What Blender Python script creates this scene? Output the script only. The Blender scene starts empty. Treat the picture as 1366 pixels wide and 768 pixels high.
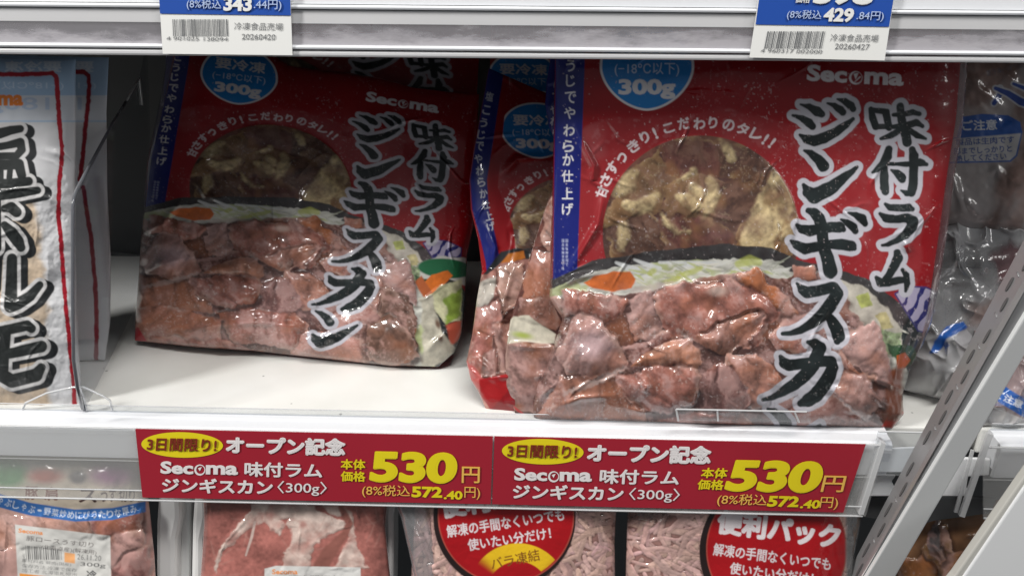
import bpy, math, random
import numpy as np
from mathutils import Vector, Matrix

# ------------------------------------------------------------------ camera
scene = bpy.context.scene
COL = scene.collection
F = 1127.0                                   # focal length in photograph pixels (1366 wide)
CAM = np.array([0.0, -0.388, 0.262])
PITCH, YAW = math.radians(25.0), math.radians(2.1)
cd = bpy.data.cameras.new('camera')
cd.sensor_width = 36.0
cd.lens = F / 1366.0 * 36.0
cd.clip_start, cd.clip_end = 0.01, 50.0
cam = bpy.data.objects.new('camera', cd)
cam.location = CAM
cam.rotation_euler = (math.pi / 2 - PITCH, 0, YAW)
COL.objects.link(cam)
scene.camera = cam
FWD = np.array([-math.sin(YAW) * math.cos(PITCH), math.cos(YAW) * math.cos(PITCH), -math.sin(PITCH)])
RIGHT = np.array([math.cos(YAW), math.sin(YAW), 0.0])
UP = np.cross(RIGHT, FWD)

# ------------------------------------------------------------------ light
world = bpy.data.worlds.new('World')
scene.world = world
world.use_nodes = True
world.node_tree.nodes['Background'].inputs['Color'].default_value = (0.92, 0.96, 1.0, 1)
world.node_tree.nodes['Background'].inputs['Strength'].default_value = 0.10
def area(name, loc, target, sx, sy, power, color):
    l = bpy.data.lights.new(name, 'AREA')
    l.shape = 'RECTANGLE'; l.size = sx; l.size_y = sy; l.energy = power; l.color = color
    o = bpy.data.objects.new(name, l)
    o.location = loc
    o.rotation_euler = (Vector(target) - Vector(loc)).to_track_quat('-Z', 'Y').to_euler()
    COL.objects.link(o)
area('store_ceiling_lamp', (0.22, -0.52, 1.42), (0.02, 0.02, 0.05), 0.9, 0.20, 15.5, (1.0, 0.98, 0.95))
area('store_ceiling_lamp', (-1.35, -0.70, 1.15), (-0.05, 0.02, 0.05), 0.22, 0.45, 24.0, (1.0, 0.98, 0.95))
area('store_wall_lamp', (1.7, -0.95, 0.95), (0.05, 0.02, 0.05), 0.12, 1.1, 4.5, (1.0, 0.985, 0.96))
scene.view_settings.view_transform = 'Standard'
scene.view_settings.look = 'None'
scene.view_settings.exposure = 0.25
scene.view_settings.gamma = 1.0
scene.cycles.max_bounces = 10
scene.cycles.transparent_max_bounces = 16

# ------------------------------------------------------------------ geometry helpers
def ray(px, py):
    px = np.asarray(px, float); py = np.asarray(py, float)
    return (RIGHT * ((px - 683) / F)[..., None] - UP * ((py - 384) / F)[..., None] + FWD)
def unit(v):
    v = np.asarray(v, float); return v / np.linalg.norm(v)
class Plane:
    """A real plane in the place: origin and the normal that faces the aisle."""
    def __init__(s, O, N): s.O = np.asarray(O, float); s.N = unit(N)
    def at(s, px, py, h=0.0):
        d = ray(px, py)
        t = ((s.O - CAM) @ s.N + h) / (d @ s.N)
        return CAM + d * np.asarray(t)[..., None]
    def pt(s, px, py, h=0.0): return s.at(np.array(px), np.array(py), h)
FLOOR = Plane((0, 0, 0), (0, 0, 1))
def vplane(Y, Z=0.0, slope=0.0, yaw=0.0, X=0.0):
    """Plane Y = Y0 + yaw*(X-X0) + slope*(Z-Z0): slope > 0 leans back."""
    return Plane((X, Y, Z), (yaw, -1.0, slope))

def tag(o, label=None, cat=None, group=None, kind=None):
    if label: o['label'] = label
    if cat: o['category'] = cat
    if group: o['group'] = group
    if kind: o['kind'] = kind
    return o
def empty(name, loc, label=None, cat=None, group=None):
    o = bpy.data.objects.new(name, None)
    o.empty_display_size = 0.02
    o.location = loc
    COL.objects.link(o)
    return tag(o, label, cat, group)
def mesh_obj(name, V, Fc, mats, parent=None, smooth=False, fmat=None, colors=None):
    """One mesh object from a vertex array, faces (list, or an (n,k) array) and materials."""
    V = np.asarray(V, np.float32)
    me = bpy.data.meshes.new(name)
    if isinstance(Fc, np.ndarray):
        n, k = Fc.shape
        me.vertices.add(len(V)); me.vertices.foreach_set('co', V.ravel())
        me.loops.add(n * k); me.loops.foreach_set('vertex_index', Fc.astype(np.int32).ravel())
        me.polygons.add(n)
        me.polygons.foreach_set('loop_start', np.arange(0, n * k, k, dtype=np.int32))
    else:
        me.from_pydata([tuple(map(float, v)) for v in V], [], [tuple(map(int, f)) for f in Fc])
    for m in (mats if isinstance(mats, (list, tuple)) else [mats]): me.materials.append(m)
    if fmat is not None: me.polygons.foreach_set('material_index', np.asarray(fmat, np.int32))
    me.update(calc_edges=True)
    if smooth: me.polygons.foreach_set('use_smooth', np.ones(len(me.polygons), bool))
    else: me.polygons.foreach_set('use_smooth', np.zeros(len(me.polygons), bool))
    if colors is not None:
        ca = me.color_attributes.new('print', 'FLOAT_COLOR', 'POINT')
        ca.data.foreach_set('color', np.asarray(colors, np.float32).ravel())
    me.validate()
    o = bpy.data.objects.new(name, me)
    COL.objects.link(o)
    if parent is not None:
        o.parent = parent
        o.matrix_parent_inverse = Matrix.Translation(-Vector(parent.location))
    return o
class MB:
    """Collects boxes, prisms and tubes into one mesh."""
    def __init__(s): s.V = []; s.F = []
    def add(s, V, Fc):
        b = len(s.V); s.V += [tuple(map(float, v)) for v in V]; s.F += [tuple(i + b for i in f) for f in Fc]; return s
    def prism(s, ring, off):
        """Closed ring of points swept by the vector off."""
        ring = [np.asarray(p, float) for p in ring]; off = np.asarray(off, float); n = len(ring)
        return s.add(ring + [p + off for p in ring],
                     [tuple(range(n))[::-1], tuple(range(n, 2 * n))] + [(i, (i + 1) % n, (i + 1) % n + n, i + n) for i in range(n)])
    def box(s, a, b):
        x0, y0, z0 = a; x1, y1, z1 = b
        return s.prism([(x0, y0, z0), (x1, y0, z0), (x1, y0, z1), (x0, y0, z1)], (0, y1 - y0, 0))
    def tube(s, pts, r, n=8):
        P = [np.asarray(p, float) for p in pts]; V = []; Fc = []
        for i, p in enumerate(P):
            t = unit(P[min(i + 1, len(P) - 1)] - P[max(i - 1, 0)])
            a = unit(np.cross(t, (0.31, 0.2, 0.93))); b = np.cross(t, a)
            rr = r[i] if isinstance(r, (list, tuple)) else r
            V += [p + rr * (math.cos(2 * math.pi * k / n) * a + math.sin(2 * math.pi * k / n) * b) for k in range(n)]
        for i in range(len(P) - 1):
            Fc += [(i * n + k, i * n + (k + 1) % n, (i + 1) * n + (k + 1) % n, (i + 1) * n + k) for k in range(n)]
        Fc += [tuple(range(n))[::-1], tuple((len(P) - 1) * n + k for k in range(n))]
        return s.add(V, Fc)
    def extrude_x(s, prof, x0, x1):
        """(Y,Z) profile ring extruded along X."""
        return s.prism([(x0, y, z) for y, z in prof], (x1 - x0, 0, 0))
    def build(s, name, mats, parent=None, bevel=0.0, smooth=False):
        o = mesh_obj(name, s.V, s.F, mats, parent, smooth)
        if bevel:
            m = o.modifiers.new('bevel', 'BEVEL'); m.width = bevel; m.segments = 2; m.limit_method = 'ANGLE'
        return o

# ------------------------------------------------------------------ materials
def mat(name, color=(0.8, 0.8, 0.8), rough=0.5, metal=0.0, coat=0.0, spec=0.5, alpha=None, noise=0.0, nscale=60.0, bump=0.0, emit=0.0):
    m = bpy.data.materials.new(name); m.use_nodes = True
    nt = m.node_tree; b = nt.nodes['Principled BSDF']
    b.inputs['Base Color'].default_value = (*color, 1); b.inputs['Roughness'].default_value = rough
    b.inputs['Metallic'].default_value = metal; b.inputs['Coat Weight'].default_value = coat
    b.inputs['Coat Roughness'].default_value = 0.06; b.inputs['Specular IOR Level'].default_value = spec
    if noise or bump:
        tc = nt.nodes.new('ShaderNodeTexCoord'); n = nt.nodes.new('ShaderNodeTexNoise')
        n.inputs['Scale'].default_value = nscale; n.inputs['Detail'].default_value = 6
        nt.links.new(tc.outputs['Object'], n.inputs['Vector'])
        if noise:
            mx = nt.nodes.new('ShaderNodeMix'); mx.data_type = 'RGBA'
            mx.inputs['A'].default_value = (*[c * (1 - noise) for c in color], 1)
            mx.inputs['B'].default_value = (*[min(1, c * (1 + noise)) for c in color], 1)
            nt.links.new(n.outputs['Fac'], mx.inputs['Factor']); nt.links.new(mx.outputs['Result'], b.inputs['Base Color'])
        if bump:
            bp = nt.nodes.new('ShaderNodeBump'); bp.inputs['Strength'].default_value = 0.5; bp.inputs['Distance'].default_value = bump
            nt.links.new(n.outputs['Fac'], bp.inputs['Height']); nt.links.new(bp.outputs['Normal'], b.inputs['Normal'])
    if alpha is not None:
        tr = nt.nodes.new('ShaderNodeBsdfTransparent'); ms = nt.nodes.new('ShaderNodeMixShader')
        ms.inputs['Fac'].default_value = alpha
        nt.links.new(tr.outputs[0], ms.inputs[1]); nt.links.new(b.outputs[0], ms.inputs[2])
        nt.links.new(ms.outputs[0], nt.nodes['Material Output'].inputs['Surface'])
    return m
def shelf_mat():
    m = mat('white enamelled steel', (0.78, 0.78, 0.745), 0.38)
    nt = m.node_tree; N = nt.nodes; L = nt.links; b = N['Principled BSDF']
    tc = N.new('ShaderNodeTexCoord')
    n = N.new('ShaderNodeTexNoise'); n.inputs['Scale'].default_value = 14; n.inputs['Detail'].default_value = 8; L.new(tc.outputs['Object'], n.inputs['Vector'])
    cr = N.new('ShaderNodeValToRGB'); cr.color_ramp.elements[0].position = 0.30; cr.color_ramp.elements[0].color = (0.70, 0.70, 0.66, 1); cr.color_ramp.elements[1].position = 0.62; cr.color_ramp.elements[1].color = (0.80, 0.80, 0.77, 1); L.new(n.outputs['Fac'], cr.inputs[0])
    v = N.new('ShaderNodeTexVoronoi'); v.inputs['Scale'].default_value = 55; v.inputs['Randomness'].default_value = 1; L.new(tc.outputs['Object'], v.inputs['Vector'])
    mr = N.new('ShaderNodeMapRange'); mr.inputs[1].default_value = 0.035; mr.inputs[2].default_value = 0.055; mr.inputs[3].default_value = 0.45; mr.inputs[4].default_value = 1.0; L.new(v.outputs['Distance'], mr.inputs[0])
    mx = N.new('ShaderNodeMix'); mx.data_type = 'RGBA'; mx.blend_type = 'MULTIPLY'; mx.inputs['Factor'].default_value = 1; L.new(cr.outputs[0], mx.inputs['A']); L.new(mr.outputs[0], mx.inputs['B'])
    L.new(mx.outputs['Result'], b.inputs['Base Color'])
    rr = N.new('ShaderNodeMapRange'); rr.inputs[3].default_value = 0.28; rr.inputs[4].default_value = 0.5; L.new(n.outputs['Fac'], rr.inputs[0]); L.new(rr.outputs[0], b.inputs['Roughness'])
    return m
def film_mat(name, rough=0.35, coat=1.0, coat_rough=0.065, wscale=70.0, wdist=0.0003, clear=0.25):
    """Printed plastic film: colour and opacity from the print attribute, a glossy wrinkled coat on top."""
    m = bpy.data.materials.new(name); m.use_nodes = True
    nt = m.node_tree; N = nt.nodes; L = nt.links; b = N['Principled BSDF']
    at = N.new('ShaderNodeAttribute'); at.attribute_name = 'print'
    tc = N.new('ShaderNodeTexCoord')
    n1 = N.new('ShaderNodeTexNoise'); n1.inputs['Scale'].default_value = wscale; n1.inputs['Detail'].default_value = 4; n1.inputs['Distortion'].default_value = 1.2
    L.new(tc.outputs['Object'], n1.inputs['Vector'])
    bp = N.new('ShaderNodeBump'); bp.inputs['Strength'].default_value = 0.6; bp.inputs['Distance'].default_value = wdist
    L.new(n1.outputs['Fac'], bp.inputs['Height'])
    L.new(at.outputs['Color'], b.inputs['Base Color'])
    b.inputs['Roughness'].default_value = rough
    b.inputs['Coat Weight'].default_value = coat; b.inputs['Coat Roughness'].default_value = coat_rough
    b.inputs['Coat IOR'].default_value = 1.42; b.inputs['Specular IOR Level'].default_value = 0.25
    L.new(bp.outputs['Normal'], b.inputs['Coat Normal'])
    tr = N.new('ShaderNodeBsdfTransparent'); tr.inputs['Color'].default_value = (0.93, 0.94, 0.95, 1)
    gl = N.new('ShaderNodeBsdfGlossy'); gl.inputs['Roughness'].default_value = 0.12; gl.inputs['Color'].default_value = (0.9, 0.9, 0.92, 1)
    L.new(bp.outputs['Normal'], gl.inputs['Normal'])
    lw = N.new('ShaderNodeLayerWeight'); lw.inputs['Blend'].default_value = clear
    L.new(bp.outputs['Normal'], lw.inputs['Normal'])
    mf = N.new('ShaderNodeMixShader'); L.new(lw.outputs['Facing'], mf.inputs['Fac']); L.new(tr.outputs[0], mf.inputs[1]); L.new(gl.outputs[0], mf.inputs[2])
    ms = N.new('ShaderNodeMixShader'); L.new(at.outputs['Alpha'], ms.inputs['Fac']); L.new(mf.outputs[0], ms.inputs[1]); L.new(b.outputs[0], ms.inputs[2])
    L.new(ms.outputs[0], N['Material Output'].inputs['Surface'])
    return m
M = {}
M['film'] = film_mat('glossy printed film')
M['film_matt'] = film_mat('satin printed film', rough=0.5, coat=0.45, coat_rough=0.10)
M['film_clear'] = film_mat('crumpled clear film', rough=0.3, coat=1.0, coat_rough=0.07, wscale=45.0, wdist=0.0015, clear=0.35)
M['white'] = shelf_mat()
M['rail_white'] = mat('white plastic rail', (0.74, 0.755, 0.785), 0.3, coat=0.4, noise=0.03, nscale=30)
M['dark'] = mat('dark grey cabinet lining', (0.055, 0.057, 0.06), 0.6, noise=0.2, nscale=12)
M['paper'] = mat('white label paper', (0.78, 0.78, 0.76), 0.5)
M['blue'] = mat('blue print', (0.016, 0.075, 0.37), 0.4)
M['tag_red'] = mat('red card', (0.36, 0.014, 0.030), 0.38, coat=0.35, noise=0.05, nscale=40)
M['tag_white'] = mat('white ink', (0.82, 0.78, 0.78), 0.45)
M['tag_yellow'] = mat('yellow ink', (0.80, 0.66, 0.012), 0.45)
M['tag_gold'] = mat('pale orange ink', (0.85, 0.50, 0.10), 0.45)
M['maroon'] = mat('maroon ink', (0.22, 0.03, 0.012), 0.5)
M['ink'] = mat('black ink', (0.05, 0.05, 0.055), 0.5)
M['ink_grey'] = mat('grey ink', (0.16, 0.165, 0.17), 0.5)
M['pale_blue'] = mat('pale blue ink', (0.42, 0.52, 0.75), 0.5)
M['steel'] = mat('galvanised steel', (0.33, 0.33, 0.335), 0.38, metal=0.25, noise=0.15, nscale=40)
M['steel_light'] = mat('bright enamelled upright', (0.82, 0.83, 0.83), 0.35, noise=0.05, nscale=30)
M['slot'] = mat('dark slot', (0.11, 0.11, 0.112), 0.6)
M['panel'] = mat('white door panel', (0.80, 0.81, 0.82), 0.4, noise=0.02, nscale=10)
M['beige'] = mat('pale gasket', (0.52, 0.51, 0.47), 0.55)
M['tray'] = mat('white foam tray', (0.75, 0.75, 0.74), 0.4, coat=0.3)
def clear_mat(name, tint, alpha, rough=0.12, dif=(0.6, 0.62, 0.64), frost=0.0, nscale=120.0, ior=1.45, frost_z=(0.197, 0.209)):
    """Clear or frosted plastic sheet: straight-through light, a share of whitish diffuse and a gloss."""
    m = bpy.data.materials.new(name); m.use_nodes = True
    nt = m.node_tree; N = nt.nodes; L = nt.links; b = N['Principled BSDF']
    b.inputs['Base Color'].default_value = (*dif, 1); b.inputs['Roughness'].default_value = rough
    b.inputs['Coat Weight'].default_value = 0.6; b.inputs['Coat Roughness'].default_value = 0.05
    tr = N.new('ShaderNodeBsdfTransparent'); tr.inputs['Color'].default_value = (*tint, 1)
    ms = N.new('ShaderNodeMixShader')
    fr = N.new('ShaderNodeFresnel'); fr.inputs['IOR'].default_value = ior
    ge = N.new('ShaderNodeNewGeometry'); ff = N.new('ShaderNodeMath'); ff.operation = 'SUBTRACT'; ff.inputs[0].default_value = 1.0; L.new(ge.outputs['Backfacing'], ff.inputs[1])
    fm = N.new('ShaderNodeMath'); fm.operation = 'MULTIPLY'; L.new(fr.outputs[0], fm.inputs[0]); L.new(ff.outputs[0], fm.inputs[1])   # gloss on the outer faces only
    ad = N.new('ShaderNodeMath'); ad.operation = 'ADD'; ad.use_clamp = True
    L.new(fm.outputs[0], ad.inputs[0]); ad.inputs[1].default_value = alpha
    if frost:
        zb, zt = frost_z
        tc = N.new('ShaderNodeTexCoord'); n = N.new('ShaderNodeTexNoise'); n.inputs['Scale'].default_value = nscale; n.inputs['Detail'].default_value = 7; n.inputs['Roughness'].default_value = 0.66
        mpp = N.new('ShaderNodeMapping'); mpp.inputs['Scale'].default_value = (0.45, 1.0, 1.6); L.new(tc.outputs['Object'], mpp.inputs['Vector'])
        mp = N.new('ShaderNodeMapRange'); mp.inputs[1].default_value = 0.40; mp.inputs[2].default_value = 0.62; mp.inputs[3].default_value = alpha; mp.inputs[4].default_value = frost
        L.new(mpp.outputs['Vector'], n.inputs['Vector']); sp = N.new('ShaderNodeSeparateXYZ'); L.new(tc.outputs['Object'], sp.inputs[0]); mz = N.new('ShaderNodeMapRange'); mz.inputs[1].default_value = zb; mz.inputs[2].default_value = zt; mz.inputs[3].default_value = 0.26; mz.inputs[4].default_value = -0.14; L.new(sp.outputs[2], mz.inputs[0])
        az = N.new('ShaderNodeMath'); az.operation = 'ADD'; L.new(n.outputs['Fac'], az.inputs[0]); L.new(mz.outputs[0], az.inputs[1]); L.new(az.outputs[0], mp.inputs[0]); L.new(mp.outputs[0], ad.inputs[1])
    L.new(ad.outputs[0], ms.inputs['Fac']); L.new(tr.outputs[0], ms.inputs[1]); L.new(b.outputs[0], ms.inputs[2])
    L.new(ms.outputs[0], N['Material Output'].inputs['Surface'])
    return m
M['clear'] = clear_mat('clear plastic', (0.93, 0.94, 0.95), 0.07, dif=(0.75, 0.77, 0.78))
def sheet_mat(name, tint, ior):
    """A thin clear sheet: mostly straight through, a weak mirror at a slant, faint scratches."""
    m = bpy.data.materials.new(name); m.use_nodes = True
    nt = m.node_tree; N = nt.nodes; L = nt.links
    tr = N.new('ShaderNodeBsdfTransparent'); tr.inputs['Color'].default_value = (*tint, 1)
    gl = N.new('ShaderNodeBsdfGlossy'); gl.inputs['Roughness'].default_value = 0.08; gl.inputs['Color'].default_value = (0.85, 0.87, 0.9, 1)
    fr = N.new('ShaderNodeFresnel'); fr.inputs['IOR'].default_value = ior
    ge = N.new('ShaderNodeNewGeometry'); ff = N.new('ShaderNodeMath'); ff.operation = 'SUBTRACT'; ff.inputs[0].default_value = 1.0; L.new(ge.outputs['Backfacing'], ff.inputs[1])
    ml = N.new('ShaderNodeMath'); ml.operation = 'MULTIPLY'; L.new(ff.outputs[0], ml.inputs[1]); L.new(fr.outputs[0], ml.inputs[0])
    ms = N.new('ShaderNodeMixShader'); L.new(ml.outputs[0], ms.inputs['Fac']); L.new(tr.outputs[0], ms.inputs[1]); L.new(gl.outputs[0], ms.inputs[2])
    L.new(ms.outputs[0], N['Material Output'].inputs['Surface'])
    return m
M['clear_panel'] = sheet_mat('clear divider sheet', (0.90, 0.905, 0.915), 1.22)
M['clear_edge'] = clear_mat('clear plastic edge', (0.30, 0.31, 0.34), 0.35, dif=(0.30, 0.31, 0.34))
M['clear_bright'] = clear_mat('bright clear edge', (0.9, 0.9, 0.9), 0.6, dif=(0.8, 0.81, 0.82))
M['holder'] = clear_mat('hazy label holder', (0.95, 0.95, 0.95), 0.14, rough=0.2, dif=(0.84, 0.85, 0.84))
M['frosted'] = clear_mat('frosted label holder', (0.85, 0.85, 0.87), 0.22, rough=0.25, dif=(0.55, 0.53, 0.56), frost=0.62, nscale=75)

# ------------------------------------------------------------------ the raster that the printed films are coloured from
def hash_grid(seed, n=256): return np.random.RandomState(seed).rand(n, n)
def vnoise(x, y, seed):
    g = hash_grid(seed); xi = np.floor(x).astype(int); yi = np.floor(y).astype(int)
    fx = x - xi; fy = y - yi; fx = fx * fx * (3 - 2 * fx); fy = fy * fy * (3 - 2 * fy); n = 256
    a = g[yi % n, xi % n]; b = g[yi % n, (xi + 1) % n]; c = g[(yi + 1) % n, xi % n]; d = g[(yi + 1) % n, (xi + 1) % n]
    return (a * (1 - fx) + b * fx) * (1 - fy) + (c * (1 - fx) + d * fx) * fy
def fbm(x, y, s, seed=1, octv=4, gain=0.5):
    """About -1..1."""
    v = 0; a = 1.0; t = 0
    for o in range(octv):
        v = v + a * (vnoise(x / s + 17.3 * o, y / s + 9.1 * o, seed + o) * 2 - 1); t += a; a *= gain; s *= 0.5
    return v / t * 1.5
def sstep(a, b, x):
    t = np.clip((x - a) / (b - a + 1e-12), 0, 1); return t * t * (3 - 2 * t)
_gl = {}
def glyph_tris(body, bold):
    """Triangles of a line of lettering in a unit box; heavy weights are several copies a hair apart (third value: copy index)."""
    o = min(bold, 0.0 if any(ord(c) > 0x2fff for c in body) else 0.030); e = bold - o
    v, t, size = glyph_base(body, o)
    if e < 0.004: return v, t
    V, T = [], []
    for k, (dx, dy) in enumerate(((-1, -1), (1, -1), (-1, 1), (1, 1), (0, 0), (0, 1.3), (0, -1.3), (1.3, 0), (-1.3, 0))):
        V.append((v * size + np.array((dx, dy)) * e * 0.75 + e) / (size + 2 * e)); T.append(t + k * len(v))
    return np.concatenate(V), np.concatenate(T)
def glyph_base(body, bold):
    key = (body, round(bold, 4))
    if key not in _gl:
        c = bpy.data.curves.new('lettering', 'FONT'); c.body = body; c.size = 1; c.offset = bold; c.resolution_u = 8 if body in ('530', '572', '.40') else 3
        o = bpy.data.objects.new('lettering', c); COL.objects.link(o)
        dg = bpy.context.evaluated_depsgraph_get()
        me = bpy.data.meshes.new_from_object(o.evaluated_get(dg)); me.calc_loop_triangles()
        v = np.zeros(len(me.vertices) * 3, np.float32); me.vertices.foreach_get('co', v); v = v.reshape(-1, 3)[:, :2].astype(float)
        t = np.zeros(len(me.loop_triangles) * 3, np.int32); me.loop_triangles.foreach_get('vertices', t); t = t.reshape(-1, 3)
        bpy.data.objects.remove(o); bpy.data.curves.remove(c); bpy.data.meshes.remove(me)
        lo, hi = v.min(0), v.max(0)
        v = (v - lo) / (hi - lo)
        _gl[key] = (v, t, hi - lo)
    return _gl[key]
def place(v, x, y, w, h, rot=0.0, slant=0.0, mirror=False):
    """Unit-box glyph outline -> a box of w x h centred on x, y (y down)."""
    u = (v[:, 0] - 0.5) * w; q = (0.5 - v[:, 1]) * h
    if mirror: u = -u
    u = u - q * slant
    c, s = math.cos(math.radians(rot)), math.sin(math.radians(rot))
    return np.stack([x + u * c - q * s, y + u * s + q * c], 1)
def blur(z, n):
    for _ in range(n):
        z = np.pad(z, 1, mode='edge')
        z = 0.25 * z[:-2] + 0.5 * z[1:-1] + 0.25 * z[2:]
        z = 0.25 * z[:, :-2] + 0.5 * z[:, 1:-1] + 0.25 * z[:, 2:]
    return z
class Raster:
    def __init__(s, x0, y0, x1, y1, res=1.25, color=(0.5, 0.5, 0.5)):
        s.x0, s.y0, s.res = x0, y0, res
        s.w, s.h = int((x1 - x0) * res) + 1, int((y1 - y0) * res) + 1
        s.rgb = np.empty((s.h, s.w, 3)); s.rgb[:] = color
        s.a = np.ones((s.h, s.w)); s.z = np.zeros((s.h, s.w))
        s.X, s.Y = np.meshgrid(x0 + np.arange(s.w) / res, y0 + np.arange(s.h) / res)
    def put(s, cov, color, amount=1.0):
        c = (cov * amount)[..., None]
        s.rgb += (np.asarray(color) - s.rgb) * c
        return s
    def view(s, x0, y0, x1, y1):
        """The part of the raster round a box, sharing its arrays."""
        i0 = max(0, int((x0 - s.x0) * s.res)); i1 = min(s.w, int((x1 - s.x0) * s.res) + 2)
        j0 = max(0, int((y0 - s.y0) * s.res)); j1 = min(s.h, int((y1 - s.y0) * s.res) + 2)
        if i1 - i0 < 2 or j1 - j0 < 2: return None
        v = Raster.__new__(Raster); v.res = s.res; v.X, v.Y = s.X[j0:j1, i0:i1], s.Y[j0:j1, i0:i1]
        v.x0, v.y0 = v.X[0, 0], v.Y[0, 0]; v.h, v.w = v.X.shape
        v.rgb, v.z, v.a = s.rgb[j0:j1, i0:i1], s.z[j0:j1, i0:i1], s.a[j0:j1, i0:i1]
        return v
    def around(s, pts, m):
        return s.view(min(p[0] for p in pts) - m, min(p[1] for p in pts) - m, max(p[0] for p in pts) + m, max(p[1] for p in pts) + m)
    def sd_poly(s, pts, warp=0.0, wscale=18.0, seed=3):
        X, Y = s.X, s.Y
        if warp:
            X, Y = X + warp * fbm(s.X, s.Y, wscale, seed, 4), Y + warp * fbm(s.X, s.Y, wscale, seed + 50, 4)
        d = np.full(X.shape, 1e9); inside = np.zeros(X.shape, bool); n = len(pts)
        for i in range(n):
            (ax, ay), (bx, by) = pts[i], pts[(i + 1) % n]
            ex, ey = bx - ax, by - ay; wx, wy = X - ax, Y - ay
            t = np.clip((wx * ex + wy * ey) / (ex * ex + ey * ey + 1e-9), 0, 1)
            d = np.minimum(d, (wx - ex * t) ** 2 + (wy - ey * t) ** 2)
            c = ((ay <= Y) & (by > Y)) | ((by <= Y) & (ay > Y))
            xs = ax + (Y - ay) / (ey if abs(ey) > 1e-9 else 1e-9) * ex
            inside ^= c & (X < xs)
        d = np.sqrt(d)
        return np.where(inside, d, -d)
    def poly(s, pts, color, soft=0.6, warp=0.0, amount=1.0, seed=3, wscale=18.0, tex=0.0, tscale=8.0):
        s = s.around(pts, soft + warp * 1.6 + 3)
        if s is None: return
        d = s.sd_poly(pts, warp, wscale, seed); cov = sstep(-soft, soft, d)
        col = np.asarray(color) * (1 + tex * fbm(s.X, s.Y, tscale, seed + 7, 5))[..., None] if tex else color
        s.put(cov, col, amount); return d
    def ell(s, x, y, rx, ry, color, soft=0.7, rot=0.0, amount=1.0, power=2.0):
        c, q = math.cos(math.radians(rot)), math.sin(math.radians(rot))
        u = ((s.X - x) * c + (s.Y - y) * q) / rx; v = (-(s.X - x) * q + (s.Y - y) * c) / ry
        d = (1 - (np.abs(u) ** power + np.abs(v) ** power) ** (1 / power)) * min(rx, ry)
        s.put(sstep(-soft, soft, d), color, amount); return d
    def sd_strokes(s, strokes):
        """Signed distance (positive inside) to brush strokes given as (x, y, radius) points."""
        D = np.full(s.X.shape, -1e3)
        for st in strokes:
            if len(st) == 1: st = [st[0], st[0]]
            for (ax, ay, ar), (bx, by, br) in zip(st[:-1], st[1:]):
                m = max(ar, br) + 12
                i0 = max(0, int((min(ax, bx) - m - s.x0) * s.res)); i1 = min(s.w, int((max(ax, bx) + m - s.x0) * s.res) + 2)
                j0 = max(0, int((min(ay, by) - m - s.y0) * s.res)); j1 = min(s.h, int((max(ay, by) + m - s.y0) * s.res) + 2)
                if i1 <= i0 or j1 <= j0: continue
                X, Y = s.X[j0:j1, i0:i1], s.Y[j0:j1, i0:i1]
                ex, ey = bx - ax, by - ay
                t = np.clip(((X - ax) * ex + (Y - ay) * ey) / (ex * ex + ey * ey + 1e-9), 0, 1)
                d = ar + (br - ar) * t - np.hypot(X - ax - ex * t, Y - ay - ey * t)
                D[j0:j1, i0:i1] = np.maximum(D[j0:j1, i0:i1], d)
        return D
    def strokes(s, strokes, color, grow=0.0, soft=0.7, amount=1.0):
        D = s.sd_strokes(strokes) + grow; s.put(sstep(-soft, soft, D), color, amount); return D
    def text(s, body, x, y, w, h, color, bold=0.0, rot=0.0, slant=0.0, mirror=False, amount=1.0, ss=3):
        v, t = glyph_tris(body, bold)
        P = place(v, x, y, w, h, rot, slant, mirror)
        P = (P - (s.x0, s.y0)) * s.res
        lo = np.floor(P.min(0)).astype(int) - 1; hi = np.ceil(P.max(0)).astype(int) + 2
        if hi[0] <= 0 or hi[1] <= 0 or lo[0] >= s.w or lo[1] >= s.h: return s
        W, H = (hi - lo); m = np.zeros((H * ss, W * ss), bool)
        Q = (P - lo + 0.5) * ss
        for tri in t:
            a, b, c = Q[tri]
            x0, x1 = int(max(0, min(a[0], b[0], c[0]))), int(max(a[0], b[0], c[0])) + 1
            y0, y1 = int(max(0, min(a[1], b[1], c[1]))), int(max(a[1], b[1], c[1])) + 1
            gx = np.arange(x0, x1 + 1) + 0.5; gy = (np.arange(y0, y1 + 1) + 0.5)[:, None]
            e0 = (b[0] - a[0]) * (gy - a[1]) - (b[1] - a[1]) * (gx - a[0])
            e1 = (c[0] - b[0]) * (gy - b[1]) - (c[1] - b[1]) * (gx - b[0])
            e2 = (a[0] - c[0]) * (gy - c[1]) - (a[1] - c[1]) * (gx - c[0])
            k = ((e0 >= 0) & (e1 >= 0) & (e2 >= 0)) | ((e0 <= 0) & (e1 <= 0) & (e2 <= 0))
            sub = m[y0:y1 + 1, x0:x1 + 1]; sub |= k[:sub.shape[0], :sub.shape[1]]
        cov = m.reshape(H, ss, W, ss).mean((1, 3))
        i0, j0 = max(0, lo[0]), max(0, lo[1]); i1, j1 = min(s.w, hi[0]), min(s.h, hi[1])
        c = (cov[j0 - lo[1]:j1 - lo[1], i0 - lo[0]:i1 - lo[0]] * amount)[..., None]
        s.rgb[j0:j1, i0:i1] = s.rgb[j0:j1, i0:i1] * (1 - c) + np.asarray(color) * c
        return s
    def sample(s, arr, x, y):
        u = np.clip((x - s.x0) * s.res, 0, s.w - 1.001); v = np.clip((y - s.y0) * s.res, 0, s.h - 1.001)
        i, j = u.astype(int), v.astype(int); fu, fv = u - i, v - j
        if arr.ndim == 3: fu, fv = fu[..., None], fv[..., None]
        return (arr[j, i] * (1 - fu) + arr[j, i + 1] * fu) * (1 - fv) + (arr[j + 1, i] * (1 - fu) + arr[j + 1, i + 1] * fu) * fv
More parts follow.
